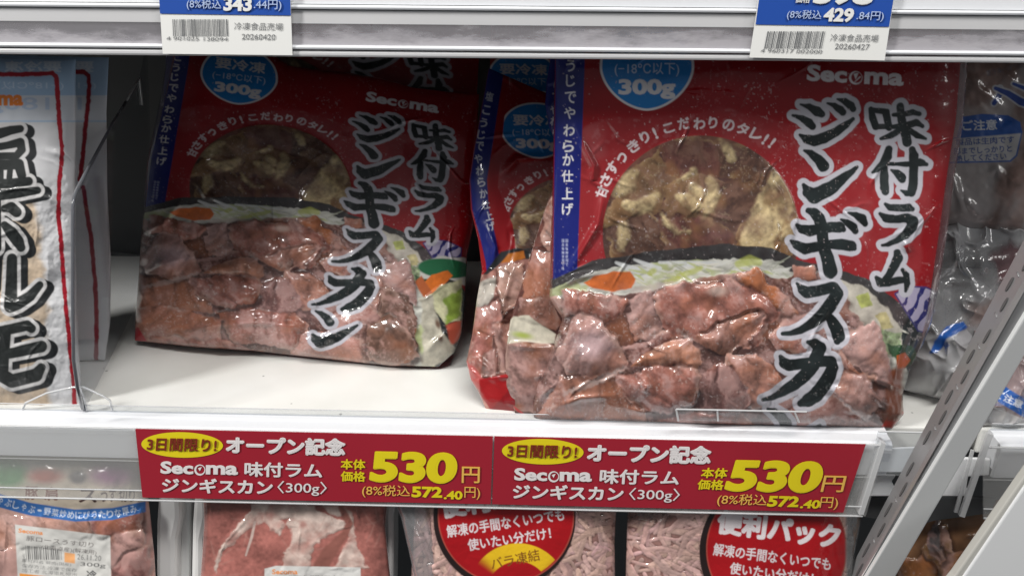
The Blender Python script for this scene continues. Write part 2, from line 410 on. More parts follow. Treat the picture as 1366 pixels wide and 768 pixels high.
    def warped(s, Hm, x0, y0, x1, y1, res=None):
        """A new raster that shows this one through the homography Hm (this -> new)."""
        r = Raster(x0, y0, x1, y1, res or s.res); Hi = np.linalg.inv(Hm)
        p = np.stack([r.X, r.Y, np.ones_like(r.X)], -1) @ Hi.T
        x, y = p[..., 0] / p[..., 2], p[..., 1] / p[..., 2]
        r.rgb = s.sample(s.rgb, x, y); r.a = s.sample(s.a, x, y); r.z = s.sample(s.z, x, y)
        return r
def homography(src, dst, affine=False):
    src, dst = np.asarray(src, float), np.asarray(dst, float)
    if affine:
        A = np.hstack([src, np.ones((len(src), 1))]); c, *_ = np.linalg.lstsq(A, dst, rcond=None)
        return np.vstack([c.T, [0, 0, 1]])
    mu = src.mean(0); sc = src.std(); mv = dst.mean(0); sv = dst.std()
    a = (src - mu) / sc; b = (dst - mv) / sv; rows = []
    for (x, y), (u, v) in zip(a, b):
        rows.append([x, y, 1, 0, 0, 0, -u * x, -u * y, -u]); rows.append([0, 0, 0, x, y, 1, -v * x, -v * y, -v])
    h = np.linalg.svd(np.array(rows))[2][-1].reshape(3, 3)
    T1 = np.array([[1 / sc, 0, -mu[0] / sc], [0, 1 / sc, -mu[1] / sc], [0, 0, 1]])
    T2 = np.array([[sv, 0, mv[0]], [0, sv, mv[1]], [0, 0, 1]])
    Hm = T2 @ h @ T1
    return Hm / Hm[2, 2]

def polyline(pts, n):
    p = np.asarray(pts, float); l = np.r_[0, np.cumsum(np.hypot(*np.diff(p, axis=0).T))]; t = np.linspace(0, l[-1], n)
    return np.stack([np.interp(t, l, p[:, 0]), np.interp(t, l, p[:, 1])], 1)
def smooth_line(p, k):
    """Rounds a resampled polyline's corners, keeping its ends."""
    q = p.copy()
    for _ in range(k): q[1:-1] = 0.25 * q[:-2] + 0.5 * q[1:-1] + 0.25 * q[2:]
    return q
def coons(top, bottom, left, right, nu, nv, sm=6):
    T, B = smooth_line(polyline(top, nu), sm), smooth_line(polyline(bottom, nu), sm)
    Lf, Rt = smooth_line(polyline(left, nv), sm), smooth_line(polyline(right, nv), sm)
    s = np.linspace(0, 1, nu)[None, :, None]; t = np.linspace(0, 1, nv)[:, None, None]
    return ((1 - t) * T[None] + t * B[None] + (1 - s) * Lf[:, None] + s * Rt[:, None]
            - ((1 - s) * (1 - t) * T[0] + s * (1 - t) * T[-1] + (1 - s) * t * B[0] + s * t * B[-1]))
def grid_faces(nu, nv, base=0, flip=False):
    i, j = np.meshgrid(np.arange(nu - 1), np.arange(nv - 1)); a = (j * nu + i).ravel() + base
    f = np.stack([a, a + nu, a + nu + 1, a + 1], 1)
    return f[:, ::-1] if flip else f
def bag(name, ras, plane, top, bottom, left, right, bulge, back, material, parent, dens=1.25, edge=0.22, back_color=(0.35, 0.012, 0.02), extra=None, relief=1.0, sm=6, belly=0.0):
    """A filled film bag: printed front sheet (dense, with its lumps) and a plain back sheet joined round the rim."""
    xs = [p[0] for p in top + bottom]; ys = [p[1] for p in left + right]
    nu = max(12, int((max(xs) - min(xs)) * dens)); nv = max(12, int((max(ys) - min(ys)) * dens))
    G = coons(top, bottom, left, right, nu, nv, sm); X, Y = G[..., 0], G[..., 1]
    s = np.linspace(0, 1, nu)[None]; t = np.linspace(0, 1, nv)[:, None]
    fs = np.clip(np.minimum(s, 1 - s) / edge, 0, 1); ft = np.clip(np.minimum(t, 1 - t) / edge, 0, 1)
    rim = np.sqrt(np.clip(1 - (1 - fs) ** 2, 0, 1)) * np.sqrt(np.clip(1 - (1 - ft) ** 2, 0, 1))
    swell = rim * (1 + belly * sstep(0.3, 0.95, t + 0 * s))
    h = bulge * swell + ras.sample(ras.z, X, Y) * 1e-3 * relief * np.clip(rim * 2.5, 0, 1)
    if extra is not None: h = h + extra(X, Y, s, t) * np.clip(rim * 3, 0, 1)
    P = plane.at(X, Y, h).reshape(-1, 3)
    c = np.concatenate([ras.sample(ras.rgb, X, Y), ras.sample(ras.a, X, Y)[..., None]], -1).reshape(-1, 4)
    k = 6                                                       # the back sheet is coarser
    ui = np.unique(np.r_[np.arange(0, nu, k), nu - 1]); vi = np.unique(np.r_[np.arange(0, nv, k), nv - 1])
    Xb, Yb = X[np.ix_(vi, ui)], Y[np.ix_(vi, ui)]
    Pb = (plane.at(Xb, Yb, -back * rim[np.ix_(vi, ui)] - 0.0002)).reshape(-1, 3)
    cb = np.concatenate([np.tile(back_color, (len(Pb), 1)), ras.sample(ras.a, Xb, Yb).reshape(-1, 1)], 1)
    Fc = np.concatenate([grid_faces(nu, nv), grid_faces(len(ui), len(vi), len(P), True)])
    return mesh_obj(name, np.concatenate([P, Pb]), Fc, material, parent, True, None, np.concatenate([c, cb]))
def flat_text(name, items, plane, h, material, parent, bold=0.02):
    """Lettering on a flat card, as one thin sheet: items are (text, x, y, w, h[, rot, slant, bold])."""
    V, T, b = [], [], 0
    for it in items:
        body, x, y, w, hh = it[:5]; rot = it[5] if len(it) > 5 else 0; sl = it[6] if len(it) > 6 else 0; bo = it[7] if len(it) > 7 else bold
        v, t = glyph_tris(body, bo); P = place(v, x, y, w, hh, rot, sl)
        V.append(plane.at(P[:, 0], P[:, 1], h + 0.00004 * (np.arange(len(v)) // max(1, len(glyph_base(body, min(bo, 0.0 if any(ord(c) > 0x2fff for c in body) else 0.030))[0]))))); T.append(t[:, ::-1] + b); b += len(v)
    return mesh_obj(name, np.concatenate(V), np.concatenate(T), material, parent)
def flat_poly(name, polys, plane, h, material, parent):
    V, Fc = [], []
    for pts in polys:
        b = len(V); V += [plane.pt(x, y, h) for x, y in pts]; Fc.append(tuple(range(b, b + len(pts))))
    return mesh_obj(name, V, Fc, material, parent)
def slab(name, pts, plane, h0, h1, material, parent, bevel=0.0):
    """A sheet with real thickness: the outline on a plane, from h0 (back) to h1 (front)."""
    ring = [plane.pt(x, y, h1) for x, y in pts]
    return MB().prism(ring, plane.N * (h0 - h1)).build(name, material, parent, bevel)
def ellipse_pts(x, y, rx, ry, n=48, rot=0.0):
    c, s = math.cos(math.radians(rot)), math.sin(math.radians(rot))
    return [(x + rx * math.cos(2 * math.pi * k / n) * c - ry * math.sin(2 * math.pi * k / n) * s, y + rx * math.cos(2 * math.pi * k / n) * s + ry * math.sin(2 * math.pi * k / n) * c) for k in range(n)]

# ------------------------------------------------------------------ print of the lamb pack (drawn once, in the front pack's coordinates)
RED, NAVY, BLACK, WHITE = (0.265, 0.0035, 0.0075), (0.010, 0.016, 0.16), (0.012, 0.015, 0.016), (0.74, 0.72, 0.74)
BRUSH = {
 'ji': [[(1068,139.5,1.5),(1080,143,4.5),(1090,149,6.5),(1096,152.5,5)], [(1057.5,154,1.5),(1070,158,4.5),(1079,164,6),(1084,169,5)],
        [(1104,138,1.5),(1113,141,4),(1121,147,5.5),(1124,150,5)], [(1117,132.5,1.5),(1127,135,4.5),(1135,141,6),(1138,145,4.5)],
        [(1067,180,1.5),(1076,186,6),(1086,188,7.5),(1100,184,7.5),(1115,176,6.5),(1128,167,5),(1138,159,2.5)]],
 'n': [[(1073,201,2),(1082,205,5),(1092,213,7),(1098,221,8),(1097,225,4.5)],
       [(1072,247,3),(1078,256,8),(1086,261,11),(1094,258,10),(1108,251,9.5),(1122,240,7),(1135,230,4.5),(1143,223,2.5)]],
 'gi': [[(1078,281,4),(1086,284,7),(1093,292,8),(1096,305,8),(1098,320,8),(1101,335,8.5),(1105,348,9),(1108,362,9.5),(1108.5,366,6)],
        [(1063,300,2),(1070,306,6),(1080,308,7.5),(1095,305,7),(1110,303,7),(1120,303,7.5),(1125,306,4)],
        [(1055,321,2),(1063,327,6),(1074,332,7.5),(1090,329,6.5),(1105,326,6.5),(1122,326,7.5),(1135,328,7.5),(1139,331,3.5)],
        [(1122,293,1.5),(1130,297,4.5),(1138,303,6),(1141,308,4.5)], [(1132,284,1.5),(1142,287,4.5),(1150,292,6.5),(1154,298,4.5)]],
 'su': [[(1063,378,2),(1070,386,6.5),(1077,390,8),(1090,388,7.5),(1103,385,7.5),(1112,383,7.5),(1117,391,8.5),(1112,400,9),(1104,412,9),(1095,422,8.5),(1082,432,7),(1068,440,5),(1055,444,3.5),(1044,445,2.5)],
        [(1103,419,5),(1110,428,7.5),(1116,440,9),(1119,449,8.5),(1117,455,5)]],
 'ka': [[(1078,456,3),(1087,458,7),(1094,464,8.5),(1090,474,9),(1084,487,9.5),(1074,500,9),(1060,512,8),(1045,522,6.5),(1030,530,4),(1018,533,2.5)],
        [(1041,475,2.5),(1046,484,7),(1053,487,8),(1068,485,7.5),(1085,483,7.5),(1100,481,7.5),(1108,482,8),(1111,490,8),(1106,502,9),(1099,513,9.5),(1089,526,10),(1078,534,9),(1068,538,5)]],
 'aji': [[(1162,146,3.5),(1164,158,5),(1168,169,5)], [(1165,147,3.5),(1183,149,4)], [(1182,150,5),(1184,160,5),(1186,170,5)], [(1168,169,3.5),(1186,169,3.5)],
         [(1201,142,5),(1202,155,6),(1205,170,6),(1209,182,6.5),(1210,190,6)], [(1192,153.5,3),(1205,153,4),(1218,150,4),(1226,152,3.5)], [(1190,169.5,3),(1205,168,4.5),(1222,164,5),(1230,168,3)],
         [(1198,175,4),(1188,181,4.5),(1175,185,2.5)], [(1213,174,4),(1223,180.5,4.5),(1235,185,2)]],
 'tsuke': [[(1186,199,5),(1184,208,6.5),(1178,218,5.5),(1170,226,4),(1164,230,2)], [(1180,224,4.5),(1179.5,235,6),(1180,250,6),(1181,256,5)],
           [(1184,219,2.5),(1200,219,3),(1215,219,4),(1228,217.5,5),(1236,219.5,2.5)], [(1227,214,3),(1231,217,4)], [(1217,200,4.5),(1219,208,6.5),(1219,225,6.5),(1218,245,6.5),(1216,257,6),(1208,260,2)],
           [(1202,254,1.5),(1210,258,4.5)], [(1189,227,2),(1197,231,5),(1203,237,6),(1204,240,4.5)]],
 'ra': [[(1181,272,2.5),(1188,277,5),(1200,277.5,5),(1212,277,5.5),(1217,279,3.5)],
        [(1174,285,2.5),(1182,291,6),(1195,292,5.5),(1210,291,6.5),(1218,295,7.5),(1216,303,7.5),(1208,313,6),(1196,321,4),(1184,326,3),(1177,327,2)]],
 'mu': [[(1197,337,5),(1198,344,7),(1192,356,6),(1186,367,5),(1181,372,4)], [(1169,370,3),(1175,377,6),(1185,377,5.5),(1198,374,5),(1207,373,4.5)], [(1204,360,2.5),(1209,367,4.5),(1210,378,4.5),(1208,388,2.5)]],
}
BRUSH['n2'] = [[(x - 49, y + 344, r) for x, y, r in st] for st in BRUSH['n']]
TITLE = sum(BRUSH.values(), [])
MEAT, ORANGE, PALE, DEEP, FROST = (0.33, 0.128, 0.096), (0.39, 0.130, 0.050), (0.54, 0.35, 0.29), (0.165, 0.060, 0.045), (0.44, 0.265, 0.24)
def lumps(R_, blobs, zscale=1.0, warp=5.0, dark=True, tints=None):
    """Pieces of meat, painted back to front: colour, fibres, folds and a real relief for each."""
    orange, frost, pale, grain = tints or (np.asarray(ORANGE) * 0.85, FROST, PALE, (0.60, 0.47, 0.43))
    for k, (pts, col, top, zz) in enumerate(blobs):
        r = R_.around(pts, 22)
        if r is None: continue
        d = r.sd_poly(pts, warp * 1.5, 26, 11 + k) + 1.6 * fbm(r.X, r.Y, 9, 15 + k, 3)
        cov = sstep(-0.9, 1.3, d)
        if dark:                                                                       # shadow painted into the colour below a slice's lower edge
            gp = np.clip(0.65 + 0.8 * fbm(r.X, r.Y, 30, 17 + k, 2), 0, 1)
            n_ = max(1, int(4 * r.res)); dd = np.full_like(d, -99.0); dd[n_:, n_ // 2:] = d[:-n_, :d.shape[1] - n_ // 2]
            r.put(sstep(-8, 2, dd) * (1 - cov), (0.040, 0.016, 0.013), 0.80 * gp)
        a = 0.6 + 2.2 * (k * 0.37 % 1)
        wx = r.X + 7 * fbm(r.X, r.Y, 30, 181 + k, 3); wy = r.Y + 7 * fbm(r.X, r.Y, 30, 182 + k, 3)
        fx, fy = wx * math.cos(a) + wy * math.sin(a), -wx * math.sin(a) + wy * math.cos(a)
        fib = fbm(fx * 0.5, fy * 1.6, 15, 21 + k, 5)
        fold = np.clip(1 - np.abs(fbm(fx * 0.6, fy * 1.2, 42, 41 + k, 2)) * 3.0, 0, 1) ** 2           # crease lines inside a piece
        big = fbm(r.X, r.Y, 34, 61 + k, 3); fine = fbm(r.X, r.Y, 3.2, 91 + k, 2)
        c = np.asarray(col) * (0.95 + 0.48 * fib + 0.16 * fine)[..., None]
        c = c + (np.asarray(orange) - c) * (np.clip(big * 0.8 - 0.05, 0, 0.55))[..., None]
        c = c + (np.asarray(frost) - c) * (np.clip(-big * 1.1 - 0.08 + 0.8 * fib + 0.25 * fine, 0, 0.75))[..., None]
        c = c * (1 - 0.26 * fold)[..., None]
        e = sstep(9, 0, d) * sstep(-0.1, 0.6, fbm(r.X, r.Y, 20, 131 + k, 2)); c = c + (np.asarray(pale) - c) * (e * 0.55)[..., None]
        gr = sstep(0.35, 0.85, fbm(r.X, r.Y, 2.6, 191 + k, 2)) * sstep(-0.1, 0.5, fbm(r.X, r.Y, 24, 193 + k, 3)); c = c + (np.asarray(grain) - c) * (0.32 * gr)[..., None]
        r.put(cov, np.clip(c, 0.012, 1))
        dome = np.sqrt(np.clip(d / top, 0, 1)) * zz + zz * 0.45 * fbm(r.X, r.Y, 34, 161 + k, 2) + 0.16 * fib - 0.35 * fold * np.clip(d / 6, 0, 1)
        r.z[:] = np.where(cov > 0.5, np.maximum(dome * zscale + 0.15, r.z * 0.35), r.z)
    R_.z[:] = blur(R_.z, 5)
def make_lamb_print():
    r = Raster(690, -10, 1310, 700, 1.25, RED)
    X, Y = r.X, r.Y
    # pressed area: where the film touches the frozen contents it is paler with frost
    d = r.sd_poly([(775,172),(830,158),(960,147),(1060,166),(1160,172),(1240,190),(1246,250),(1215,420),(1100,700),(700,700),(740,300)], 5, 40)
    fr = sstep(-3, 3, d) * np.clip(0.11 + 0.20 * sstep(0.0, 0.9, fbm(X, Y, 60, 5, 4)) + 0.30 * sstep(0.25, 0.75, fbm(X, Y, 7, 6, 4)) * sstep(230, 150, Y), 0, 1)
    # ---- photograph of the dish in the lower half
    pan = [(690,374),(735,372),(790,347),(860,337),(960,325),(1030,330),(1060,346),(1110,356),(1160,374),(1200,405),(1240,450),(1310,520),(1310,700),(690,700)]
    wave = r.sd_poly([(1195,392),(1212,383),(1235,384),(1260,395),(1260,450),(1225,440)], 0)
    # sliding window onto the sauce and meat
    cx, cy, R = 935.0, 312.0, 131.0
    dw = R - np.hypot(X - cx, (Y - cy) * 1.0)
    win = sstep(-0.7, 0.7, dw)
    n1 = fbm(X + 22 * fbm(X, Y, 60, 3), Y + 22 * fbm(X, Y, 60, 4), 62, 7, 5); n2 = fbm(X, Y, 11, 8, 4); n3 = fbm(X, Y, 3, 9, 2)
    tone = np.clip(0.42 + 0.55 * n1 + 0.16 * n2 + 0.06 * n3, 0, 1)
    stops = np.array([(0.045, 0.020, 0.012), (0.085, 0.038, 0.022), (0.135, 0.060, 0.034), (0.22, 0.120, 0.050), (0.36, 0.235, 0.105)])
    wc = np.stack([np.interp(tone, [0, 0.3, 0.55, 0.8, 1], stops[:, i]) for i in range(3)], -1)
    mr = sstep(0.0, 0.5, fbm(X + 10 * n2, Y, 70, 15, 4))[..., None] * 0.5; wc = wc * (1 - mr) + np.array((0.135, 0.042, 0.032)) * (1 + 0.4 * n2 + 0.2 * n3)[..., None] * mr
    keep = r.rgb.copy(); r.rgb = np.clip(wc, 0.008, 1)
    BR, RD, AM = (0.085, 0.040, 0.024), (0.115, 0.040, 0.030), (0.17, 0.095, 0.042)
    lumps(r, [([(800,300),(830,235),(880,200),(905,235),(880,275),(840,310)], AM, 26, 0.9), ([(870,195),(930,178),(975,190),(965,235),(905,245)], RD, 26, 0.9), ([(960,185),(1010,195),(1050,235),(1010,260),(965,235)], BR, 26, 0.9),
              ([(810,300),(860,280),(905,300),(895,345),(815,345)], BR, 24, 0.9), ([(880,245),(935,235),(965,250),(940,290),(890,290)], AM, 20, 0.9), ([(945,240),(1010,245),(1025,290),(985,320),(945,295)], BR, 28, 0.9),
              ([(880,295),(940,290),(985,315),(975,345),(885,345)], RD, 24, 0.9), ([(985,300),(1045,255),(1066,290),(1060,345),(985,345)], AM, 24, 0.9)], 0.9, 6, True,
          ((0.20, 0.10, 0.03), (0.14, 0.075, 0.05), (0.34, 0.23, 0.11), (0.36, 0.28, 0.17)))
    zwin = r.z.copy(); r.z[:] = 0
    fat = (0.52, 0.41, 0.22)
    fatk = 1.35
    for pts in ([(1046,240,14),(1040,262,18),(1022,290,17),(1010,318,16),(1020,340,12)], [(948,240,5),(950,258,8),(944,278,7),(938,290,3)], [(905,262,4),(918,268,7),(930,275,6)],
                [(836,272,5),(850,278,7),(866,272,6),(876,262,4)], [(844,232,5),(838,248,8),(824,258,5)], [(882,286,2.5),(892,300,4),(905,310,3.5),(920,308,2.5)], [(962,186,3),(972,202,5),(976,212,3)],
                [(905,240,2.5),(925,230,3)], [(832,300,3),(834,316,5),(828,330,4)], [(1056,300,5),(1050,318,6)], [(925,250,5),(933,258,6)]):
        D = r.sd_strokes([[(x, y, q * fatk) for x, y, q in pts]]) + 3.5 * fbm(X, Y, 22, 33, 4) + 1.2 * fbm(X, Y, 6, 34, 3)
        cov = sstep(-3, 3.5, D); r.put(cov, np.asarray(fat) * (0.95 + 0.45 * n2 + 0.35 * fbm(X, Y, 5, 35, 3))[..., None], 0.85 * np.clip(0.75 + 0.6 * fbm(X, Y, 18, 36, 3), 0.25, 1))
        r.z = np.where(win > 0.5, r.z + 0.5 * cov, r.z)
    r.ell(1005, 225, 17, 12, (0.05, 0.12, 0.085), 5, amount=0.0)
    wcol = r.rgb; r.rgb = keep * (1 - win[..., None]) + wcol * win[..., None]
    r.z += win * (zwin + 0.5 * n1)
    # ---- pan and vegetables
    r.poly(pan, (0.022, 0.027, 0.028), 0.8, 1.5, tex=0.5, tscale=10)
    inner = [(690,392),(735,385),(800,360),(880,349),(960,345),(1030,346),(1052,362),(1092,362),(1140,384),(1178,415),(1205,468),(1225,560),(1230,700),(690,700)]
    veg = r.sd_poly(inner, 2.0, 10); cov = sstep(-0.8, 0.8, veg)
    vn = fbm(X * 0.55, Y * 1.5, 9, 41, 5)
    vc = np.array((0.50, 0.50, 0.45)) * (1 + 0.45 * vn)[..., None]
    g = sstep(0.1, 0.6, fbm(X, Y, 26, 43, 3))[..., None]; vc = vc * (1 - g * 0.7) + np.array((0.36, 0.42, 0.14)) * g * 0.7
    r.put(cov, np.clip(vc, 0.02, 1))
    for pts in ([(822,350,2),(838,357,4),(862,364,5)], [(846,346,1.5),(860,352,3),(880,358,3)], [(880,350,2),(920,350,2.5),(960,351,2)], [(760,392,2),(745,399,4)], [(900,358,2),(930,352,3)]):
        r.strokes([pts], (0.60, 0.62, 0.62), soft=1.2, amount=0.85)
    vr = random.Random(5)
    for k in range(110):                                                               # fine shreds of cabbage and sprout
        if k < 75: x = vr.uniform(745, 1050); y = np.interp(x, [740, 800, 880, 960, 1050], [390, 366, 358, 352, 354]) + vr.uniform(-4, 16); an = vr.uniform(-0.7, 0.7)
        else: x = vr.uniform(1125, 1200); y = np.interp(x, [1125, 1200], [385, 448]) + vr.uniform(-12, 22); an = 0.8 + vr.uniform(-0.6, 0.6)
        ln = vr.uniform(6, 16); col = vr.choice(((0.62, 0.62, 0.58), (0.56, 0.57, 0.50), (0.44, 0.48, 0.20), (0.36, 0.38, 0.30), (0.66, 0.64, 0.56)))
        w_ = r.view(x - 24, y - 24, x + 24, y + 24)
        if w_ is not None: w_.strokes([[(x - ln * math.cos(an), y - ln * math.sin(an), 0.7), (x, y + vr.uniform(-2, 2), vr.uniform(1.2, 2.4)), (x + ln * math.cos(an), y + ln * math.sin(an), 0.6)]], col, soft=0.9, amount=0.85)
    for pts in ([(905,368,3),(925,362,4),(935,357,3)], [(985,352,5),(1000,347,7),(1012,350,5)], [(868,364,4),(872,361,4)], [(890,376,4),(905,371,3)]):
        r.strokes([pts], (0.42, 0.46, 0.10), soft=2, amount=0.75)
    r.poly([(778,378),(792,367),(818,362),(840,363),(847,372),(842,384),(818,390),(792,384)], (0.55, 0.125, 0.02), 1.2, 1.5, tex=0.25, tscale=9)
    r.poly([(1120,372),(1150,384),(1185,412),(1203,440),(1205,475),(1180,470),(1160,440),(1135,420),(1112,395)], (0.50, 0.47, 0.40), 1.5, 4, tex=0.35, tscale=10)
    r.poly([(1176,438),(1203,445),(1204,470),(1180,468)], (0.28, 0.36, 0.20), 2, 5, tex=0.7, tscale=6)
    r.poly([(1184,458),(1215,462),(1222,478),(1205,490),(1188,470)], (0.02, 0.075, 0.03), 1.2, 3, tex=0.5)
    r.poly([(1140, 396), (1158, 392), (1166, 408), (1150, 412)], (0.40, 0.44, 0.12), 1.5, 3, tex=0.4); r.poly([(1168, 420), (1182, 416), (1192, 434), (1178, 440)], (0.52, 0.46, 0.22), 1.5, 3, tex=0.4)
    blobs = [
     ([(700,404),(800,396),(860,390),(930,376),(1000,366),(1100,368),(1150,430),(1185,520),(1200,700),(690,700)], (0.10, 0.042, 0.032), 60, 0.4),
     ([(985,362),(1008,358),(1040,390),(1080,430),(1050,440),(1010,415)], ORANGE, 12, 1.0),
     ([(1060,352),(1092,360),(1096,378),(1062,372)], (0.42, 0.19, 0.15), 9, 0.6),
     ([(735,398),(757,391),(757,424),(742,416)], PALE, 8, 0.8),
     ([(752,388),(790,386),(835,400),(827,419),(796,432),(774,419),(756,417)], MEAT, 22, 2.0),
     ([(838,399),(872,391),(880,420),(884,450),(852,452),(835,425)], FROST, 18, 1.6),
     ([(870,397),(884,386),(928,373),(972,371),(1011,384),(1034,412),(1018,439),(1000,463),(972,476),(936,467),(917,450),(893,446),(875,417)], MEAT, 36, 3.0),
     ([(925,445),(970,424),(1010,410),(1024,420),(1016,440),(1000,463),(972,475),(936,466)], (0.36, 0.17, 0.125), 22, 3.2),
     ([(833,462),(890,443),(908,455),(872,478),(842,492)], DEEP, 14, 1.6),
     ([(858,473),(893,451),(920,455),(941,484),(928,497),(889,488),(845,494)], (0.46, 0.22, 0.15), 18, 2.4),
     ([(1040,425),(1085,415),(1100,450),(1080,475),(1040,470),(1020,450)], (0.33, 0.15, 0.12), 18, 1.6),
     ([(970,470),(1012,470),(1045,510),(1022,542),(982,548),(960,510)], (0.42, 0.195, 0.14), 26, 2.4),
     ([(926,497),(960,488),(985,497),(1000,530),(985,556),(935,556),(924,525)], DEEP, 20, 1.6),
     ([(1112,466),(1128,440),(1165,426),(1183,470),(1190,522),(1165,505),(1130,482)], FROST, 20, 2.0),
     ([(1108,462),(1130,478),(1165,505),(1160,512),(1125,492)], (0.30, 0.10, 0.045), 8, 1.5),
     ([(1104,518),(1124,496),(1154,502),(1180,545),(1158,560),(1108,540)], (0.36, 0.20, 0.17), 26, 2.6),
     ([(1040,545),(1108,525),(1150,560),(1140,600),(1060,600)], MEAT, 24, 2.0),
     ([(722,540),(748,500),(800,492),(842,500),(852,530),(862,562),(740,566),(715,556)], (0.36, 0.16, 0.11), 26, 2.4),
     ([(768,413),(795,421),(820,450),(840,482),(838,494),(800,506),(750,500),(744,470),(755,436)], (0.42, 0.235, 0.205), 24, 2.8),
     ([(820,503),(889,486),(920,487),(933,500),(930,522),(920,542),(889,553),(852,542),(828,526)], MEAT, 30, 3.2),
     ([(870,560),(920,548),(985,552),(1020,575),(1000,620),(900,620)], MEAT, 26, 2.4),
     ([(715,560),(790,560),(870,572),(880,620),(720,625)], (0.40, 0.18, 0.13), 26, 2.4),
     ([(990,585),(1060,580),(1120,600),(1110,660),(1000,655)], (0.38, 0.18, 0.14), 26, 2.4),
     ([(1095,560),(1160,560),(1190,600),(1180,660),(1110,660)], (0.20, 0.10, 0.08), 30, 2.4),
     ([(1105,600),(1160,590),(1178,640),(1120,660)], (0.20, 0.10, 0.085), 26, 2.0),
     ([(720,620),(860,610),(1000,640),(1000,700),(700,700)], MEAT, 26, 2.0),
    ]
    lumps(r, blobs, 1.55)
    # fold lines and frost on the big slices
    for pts in ([(930,446,1.0),(960,430,2.2),(990,418,2.0),(1006,408,1.0)], [(900,408,0.8),(925,402,1.8),(945,396,1)], [(985,392,0.8),(1002,404,1.8),(1010,415,1)]):
        r.strokes([pts], (0.20, 0.075, 0.05), soft=2.4, amount=0.55)
    r.ell(958, 388, 12, 6, (0.62, 0.48, 0.42), 5, amount=0.75)
    r.ell(790, 460, 24, 18, (0.46, 0.36, 0.40), 14, 30, amount=0.5)
    for pts in ([(753,524,2.5),(775,516,4),(805,505,4.5),(832,490,3)], [(845,387,4),(870,383,5),(895,377,3)], [(905,440,3),(920,452,3)]):
        D = r.sd_strokes([pts]) + 2.5 * fbm(X, Y, 4, 71, 3); r.put(sstep(-2, 2, D), (0.52, 0.42, 0.39), 0.5)
    r.poly([(1196,474),(1207,470),(1214,480),(1206,490),(1197,492)], (0.50, 0.10, 0.02), 1.2, 1)
    fz = sstep(0.42, 0.7, fbm(X, Y, 3.0, 77, 3)) * sstep(0.0, 0.6, fbm(X, Y, 45, 78, 3)) * sstep(395, 430, Y); r.put(fz, (0.66, 0.58, 0.56), 0.40)
    # navy wave emblem on the right
    ring = sstep(-0.7, 0.7, wave); r.put(ring, (0.40, 0.36, 0.50))
    sw = sstep(0.2, 0.5, np.sin((X + 0.6 * Y) / 3.1 + 2.2 * fbm(X, Y, 16, 55, 2))); r.put(ring * sw, (0.02, 0.02, 0.14))
    r.put(sstep(-2.6, -1.2, wave) * (1 - ring), (0.03, 0.03, 0.16))
    # ---- printed red ground items
    r.put(fr, (0.60, 0.40, 0.41), 0.40)
    # navy strip with its vertical line of text
    xl = 741 - (Y - 85) * 0.012; xr = 780 - np.clip(Y - 85, 0, None) * 0.036
    st = sstep(-0.6, 0.6, X - xl) * sstep(0.6, -0.6, X - xr) * sstep(0.8, -0.8, Y - (374 - (X - 735) * 0.45))
    r.put(st, NAVY)
    for ch, x, y in zip('塩こうじでやわらか仕上げ', (762,761.5,761,761,761,760,759,758,758,757,757,757), (45,66,88,108,130,151,174,195,213,235,258,279)):
        r.text(ch, x, y, 15 if ch not in 'こうじ' else 12, 16, WHITE, 0.015)
    for k, x in enumerate((751, 756)):
        for q in range(8 - k): r.text('国産塩麹使用で味'[q], x, 321 + q * 5.3, 3.6, 4.2, (0.36, 0.38, 0.55), 0.02)
    # blue badge
    bx, by = 863.0, 90.0
    u = (X - bx) / 63; v = np.where(Y > by, (Y - by) / 58, (Y - by) / 62)
    pw = np.where(Y > by, 1.75, 2.1)
    db = (1 - (np.abs(u) ** pw + np.abs(v) ** pw) ** (1 / pw)) * 58
    r.put(sstep(-0.7, 0.7, db), WHITE); r.put(sstep(-0.7, 0.7, db - 3), (0.012, 0.20, 0.55))
    r.text('要冷凍', 863, 66, 82, 24, WHITE, 0.022); r.text('(−18℃以下)', 863, 93, 86, 18, (0.60, 0.68, 0.80), 0.0); r.text('300g', 863, 119, 76, 27, WHITE, 0.045)
    # arc of lettering over the window
    arc = [('甘',803,256),('さ',808,240),('す',817,224),('っ',830,211),('き',845,195),('り',860,183),('!',874,178),('こ',892,171),('だ',912,165),('わ',933,165),('り',951,164),('の',972,167),('タ',991,172),('レ',1009,180),('!',1021,186),('!',1030,191)]
    w = {'っ': 13, '!': 4, 'こ': 15, 'り': 12}
    for ch, x, y in arc:
        r.text(ch, x, y, w.get(ch, 16), 16 if ch not in 'っこ' else 13, (0.66, 0.56, 0.58), 0.035, math.degrees(math.atan2(y - cy, x - cx)) + 90)
    logo(r, 1141, 101, 128, 24, (0.78, 0.74, 0.76), RED, 3)
    # brush title: pale outline, then black
    D = r.sd_strokes(TITLE) + 0.5 * fbm(X, Y, 9, 81, 2)
    cov = sstep(-0.7, 0.7, D + 6.3); r.put(cov, (0.50, 0.49, 0.54))
    black = sstep(-0.7, 0.7, D)
    r.put(black, np.array((0.016, 0.021, 0.022)) * (1 + 0.5 * fbm(X, Y, 30, 82, 3))[..., None])
    r.rgb += (sstep(0.5, 0.8, fbm(X, Y, 3, 83, 2)) * sstep(0.1, 0.6, fbm(X, Y, 40, 84, 2)) * 0.05)[..., None]
    # speckles of frost behind the film
    sp = sstep(0.62, 0.95, fbm(X, Y, 3.0, 85, 2)) * sstep(0.25, 0.8, fbm(X, Y, 60, 86, 3)) * sstep(170, 150, Y) + sstep(1.02, 1.1, fbm(X, Y, 3.4, 88, 2)); r.put(np.clip(sp, 0, 1), (0.6, 0.5, 0.5), 0.40)
    # clear margins at both sides and the pack's red back shows at the foot
    return r
